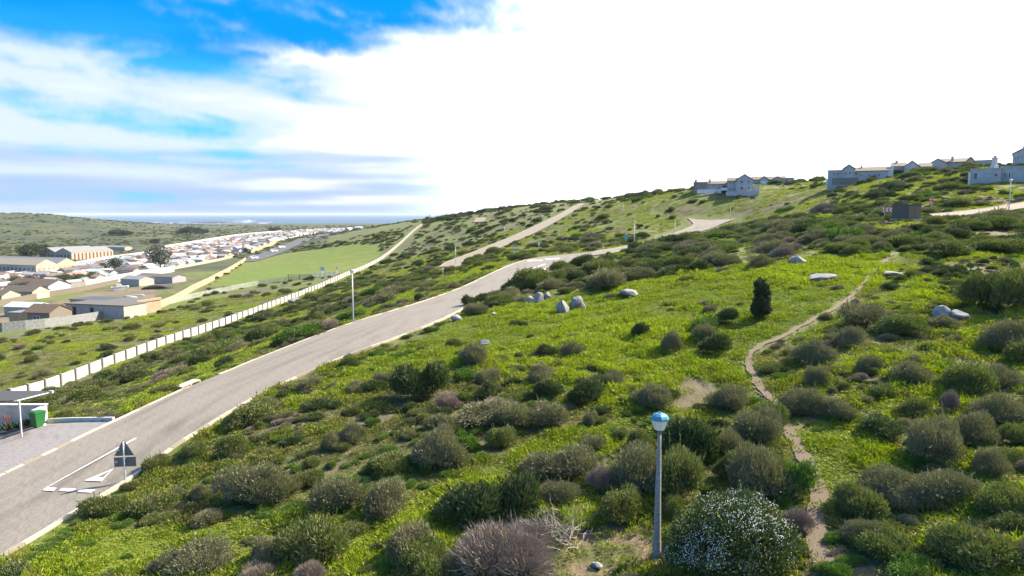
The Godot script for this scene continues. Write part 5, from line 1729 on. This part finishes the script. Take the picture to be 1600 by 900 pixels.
func make_grass():
	var r := RandomNumberGenerator.new(); r.seed = 55
	var meshes := []
	for variant in 4:                       # two tufts for near by, two wider mats for further off
		var v := PackedVector3Array(); var n := PackedVector3Array(); var c := PackedColorArray(); var ix := PackedInt32Array()
		var wide := variant > 1
		for k in 75 if wide else 26:
			var a := r.randf() * TAU
			var q := sqrt(r.randf()) * (0.55 if wide else 0.2)
			var out := Vector3(cos(a), 0, sin(a))
			var hh := (0.24 if wide else 0.17) * (1.0 - pow(q / (0.6 if wide else 0.22), 2.0)) * r.randf_range(0.3, 1.0)
			var dir := (Vector3.UP * 0.9 + out * 0.5 + rdir(r) * 0.7).normalized()
			var nor := dir.cross(rdir(r)).normalized()
			if nor.y < 0.0: nor = -nor
			var b := r.randf_range(0.7, 1.3)
			leaf(v, n, c, ix, out * q + Vector3.UP * (hh + 0.02), dir, nor, r.randf_range(0.10, 0.19) * (1.25 if wide else 0.85), r.randf_range(0.03, 0.05) * (1.4 if wide else 0.8), Color(b, b, b))
		meshes.append(arr_mesh(v, n, c, ix))
	var gn := FastNoiseLite.new(); gn.seed = 31; gn.frequency = 0.06; gn.fractal_octaves = 3
	var lists := [[], [], [], []]
	var cols := [[], [], [], []]
	var d := 17.0
	while d < 330.0:
		var s := 0.11 + d * 0.0019 if d < 48.0 else 0.19 + d * 0.0036
		var x := -0.80 * d
		while x < 0.80 * d:
			var px := x + r.randf_range(-0.6, 0.6) * s
			var pd := d + r.randf_range(-0.6, 0.6) * s
			x += s
			if px < -68.0 and pd > 75.0 and (pd > 270.0 or px < -115.0): continue
			var mk := mask_at(px, pd)
			if mk == 1 or mk == 3 or mk == 2 and r.randf() < 0.95: continue
			if mk == 4 and r.randf() < 0.6: continue
			var nz := gn.get_noise_2d(px, pd)
			var mead := in_zone("meadow", px, pd) or in_zone("verge", px, pd)
			if not mead and clump.get_noise_2d(px * 0.6 + 90.0, pd * 0.6) < -0.42 + r.randf_range(-0.08, 0.08): continue
			if in_zone("bare", px, pd):
				if r.randf() > 0.16: continue
			elif not mead and r.randf() > (0.78 if not in_zone("dense", px, pd) else 0.5) + nz * 0.9: continue
			var col := Color(0.195, 0.255, 0.020).lerp(Color(0.31, 0.375, 0.026), clampf(r.randf() * 0.7 + nz, 0, 1))
			if not mead: col = col.lerp(Color(0.150, 0.155, 0.045), clampf(0.4 - nz * 1.5 + r.randfn() * 0.2, 0, 1))
			if r.randf() < (0.03 if mead else 0.14): col = Color(0.27, 0.23, 0.11)
			var k := r.randi() % 2 + (0 if d < 48.0 else 2)
			var sc := (1.0 + d * 0.008 if d < 48.0 else 0.72 + d * 0.0032) * r.randf_range(0.7, 1.3)
			lists[k].append(Transform3D(Basis(Vector3.UP, r.randf() * TAU).scaled(Vector3(sc, sc * (1.0 if mead or d < 48.0 else 0.62) * clampf(0.85 + nz + 1.5 * clump.get_noise_2d(px, pd), 0.3, 2.4), sc)), on_ground(px, pd, -0.03)))
			cols[k].append(col)
		d += s
	for k in 4:
		var mm := MultiMesh.new()
		mm.transform_format = MultiMesh.TRANSFORM_3D
		mm.use_colors = true
		mm.mesh = meshes[k]
		mm.instance_count = lists[k].size()
		for i in lists[k].size():
			mm.set_instance_transform(i, lists[k][i])
			mm.set_instance_color(i, cols[k][i])
		var mi := MultiMeshInstance3D.new()
		mi.multimesh = mm
		mi.material_override = leafmat("grass_blades", Color(0.85, 0.90, 0.2))
		mi.name = numbered("grass")
		add_child(mi)
		tag(mi, "bright green grass growing over the slope", "grass", "grass of the slope", "stuff")
	print("grass ", lists[0].size() * 2, " ", lists[2].size() * 2)

# ------------------------------------------------------------------ sea
func make_sea():
	var st := start()
	quad(st, Vector3(-30000, -52, -2300), Vector3(-30000, -52, -42000), Vector3(30000, -52, -42000), Vector3(30000, -52, -2300))
	var m := mat("sea_water", Color(0.06, 0.115, 0.19), 0.7)
	m.metallic_specular = 0.25
	tag(obj("sea", fin(st), m), "calm blue sea stretching to the horizon", "sea", "", "structure")
	# a low dark headland, and surf along it
	var rock := mat("headland_rock", Color(0.05, 0.055, 0.045), 0.95, 1.0, 0.01)
	var hs := P(345, 346.5, 4200)
	var o := obj("headland", boulder_mesh(8, Vector3(230, 9, 60), 2), rock, null, Transform3D(Basis.IDENTITY, Vector3(hs.x, -53, hs.z)))
	tag(o, "low dark rocky headland reaching into the sea", "headland", "", "structure")
	var foam := mat("surf_foam", Color(0.42, 0.44, 0.46), 0.9)
	var r := RandomNumberGenerator.new(); r.seed = 6
	var fs := start()
	for k in 70:
		var u := r.randf_range(240, 425) if k < 40 else r.randfn() * 9 + 384
		var v := r.randf_range(347.0, 349.2) if k < 40 else r.randf_range(343.5, 347.0)
		var dd := -51.6 / tv(v)
		if dd < 2500 or dd > 12000: continue
		var p := P(u, v, dd)
		var w := r.randf_range(10, 42)
		var l := r.randf_range(5, 16)
		var ring := []
		for s in 9: ring.append(p + Vector3(cos(TAU * s / 9) * w * r.randf_range(0.6, 1.0), 0, sin(TAU * s / 9) * l * r.randf_range(0.6, 1.0)))
		for s in 9:
			tri(fs, p + Vector3(0, 1.5, 0), ring[(s + 1) % 9], ring[s])
	tag(obj("surf", fin(fs), foam), "white surf breaking around the dark headland", "surf", "", "stuff")

# ------------------------------------------------------------------ the scene
func _ready():
	t0 = Time.get_ticks_msec()
	rng.seed = 1
	fn.seed = 2
	fn.frequency = 0.012
	clump.seed = 32
	clump.frequency = 0.32
	clump.fractal_octaves = 2
	fn.fractal_octaves = 3
	var cam := Camera3D.new()
	cam.name = "camera"
	cam.fov = rad_to_deg(2.0 * atan(450.0 / F))
	cam.rotation_degrees = Vector3(-PITCH, 0, 0)
	cam.near = 0.1
	cam.far = 60000.0
	add_child(cam)
	cam.current = true
	var env := Environment.new()
	env.background_mode = Environment.BG_SKY
	env.sky = make_sky()
	env.tonemap_mode = Environment.TONE_MAPPER_LINEAR
	env.tonemap_exposure = 3.0
	env.fog_enabled = true
	env.fog_density = 0.00004
	env.fog_light_color = Color(0.86, 0.92, 1.0)
	env.sdfgi_enabled = true
	env.ssao_enabled = true
	env.ssil_enabled = true
	var we := WorldEnvironment.new()
	we.name = "world_environment"
	we.environment = env
	add_child(we)
	var sun := DirectionalLight3D.new()
	sun.name = "sun"
	sun.light_energy = 1.45
	sun.light_color = Color(1.0, 0.94, 0.84)
	sun.light_angular_distance = 0.6
	sun.shadow_enabled = true
	var az := deg_to_rad(62.0)
	var el := deg_to_rad(39.0)
	var to_sun := Vector3(sin(az) * cos(el), sin(el), -cos(az) * cos(el))
	add_child(sun)
	sun.look_at_from_position(to_sun * 100.0, Vector3.ZERO, Vector3.UP)
	print("sky ", Time.get_ticks_msec() - t0)

	grain = ImageTexture.create_from_image(noise_tex(256, 0.05, 5, 0.62, 1.0, 3))
	soft = ImageTexture.create_from_image(noise_tex(256, 0.015, 4, 0.84, 1.0, 5))
	fit_terrain()
	mask.resize(MA * MD)
	mask.fill(0)
	print("terrain ", Time.get_ticks_msec() - t0)
	zones = {
		"meadow": [zone([[520,590],[620,545],[720,500],[800,480],[900,462],[1000,437],[1100,425],[1180,410],[1290,402],[1400,398],[1370,440],[1330,472],[1240,520],[1175,548],[1160,600],[1110,590],[1050,580],[950,585],[860,545],[760,560],[690,585],[600,610]]),
			zone([[1230,530],[1330,480],[1400,450],[1460,440],[1440,470],[1330,500],[1260,545]]), zone([[1230,690],[1290,650],[1390,650],[1400,740],[1300,775],[1270,720]]),
			zone([[800,700],[900,665],[990,650],[980,700],[880,730],[800,740]]), zone([[60,880],[140,830],[300,820],[460,810],[340,860],[200,900],[60,905]]), zone([[620,790],[720,745],[800,720],[760,780],[680,830],[640,860],[560,900],[570,830]])],
		"verge": [zone([[190,655],[265,606],[330,580],[410,550],[500,515],[600,482],[710,446],[800,408],[800,398],[700,437],[600,470],[500,503],[400,535],[300,575],[230,615],[180,652]])],
		"dense": [zone([[90,625],[300,570],[480,505],[640,455],[780,400],[700,430],[560,430],[420,490],[250,550],[60,612]]), zone([[770,460],[860,425],[960,402],[1060,378],[1160,345],[1300,350],[1600,345],[1600,430],[1480,440],[1400,400],[1180,408],[1000,435],[900,460],[780,482]]), zone([[1400,440],[1600,420],[1600,700],[1450,640],[1350,500]])],
		"bare": [zone([[860,860],[900,830],[1000,800],[1030,830],[1020,880],[950,900],[860,905]]), zone([[820,382],[826,374],[842,374],[846,386]])],
		"lawn": [zone([[900,330],[1080,300],[1300,290],[1300,330],[1000,350],[900,345]])],
		"field": [zone([[330,448],[384,409],[450,395],[560,381],[590,383],[596,396],[560,420],[525,429],[470,435],[400,444]])],
		"yard": [zone([[60,480],[120,462],[190,449],[245,449],[243,470],[180,478],[100,500],[0,515],[0,490]])],
		"town": [zone([[-60,446],[0,437],[110,420],[225,400],[258,391],[330,379],[400,368],[450,362.5],[500,359],[560,357],[562,359.5],[500,364],[450,373],[430,379],[392,394],[364,401],[300,415],[268,421],[223,429],[134,446],[60,452],[-60,470]])],
		"built": [zone([[-60,525],[0,521],[110,509],[214,490],[300,455],[384,405],[300,400],[-60,440]])]}
	make_roads()
	print("roads ", Time.get_ticks_msec() - t0)
	make_ground()
	make_sea()
	print("ground ", Time.get_ticks_msec() - t0)
	make_plain()
	make_ridge_houses()
	print("built ", Time.get_ticks_msec() - t0)
	make_driveway_things()
	make_street_things()
	var bl := [[828,474,20,12,1,"cracked grey boulder at the left of the three-stone pile"],[841,472,16,20,2,"tall grey boulder on top of the three-stone pile"],[855,466,12,11,3,"small grey boulder right of the three-stone pile"],[879,488,18,20,4,"split grey boulder left of the meadow pair"],[901,481,20,20,5,"round grey boulder right of the meadow pair"],[911,483,10,10,6,"small stone leaning on the round meadow boulder"],
		[984,463,26,14,7,"flat-topped boulder alone on the bright meadow"],[1249,411,22,13,8,"pale boulder on the grass below the cushion shrubs"],[1288,438,40,11,9,"long low boulder beside the dirt footpath"],[1397,430,34,7,10,"flat stone slab in the grass right of the footpath"],[1474,497,28,20,11,"pale blue-grey boulder of the pair beside the big bush"],[1499,500,24,17,12,"smaller rounded boulder of the pair beside the big bush"],
		[758,539,14,9,13,"small stone at the lower edge of the meadow"],[714,501,15,11,14,"grey stone half hidden by grass at the road edge"],[772,493,9,6,15,"tiny stone on the grass near the road"],[457,474,20,10,16,"pale boulder against the white panel wall"],[934,886,16,7,17,"flat brown stone lying on the bare earth"]]
	for b in bl: boulder(b[0], b[1], b[2], b[3], b[4], b[5])
	make_shrubs()
	print("shrubs ", Time.get_ticks_msec() - t0)
	make_grass()
	print("all ", Time.get_ticks_msec() - t0)
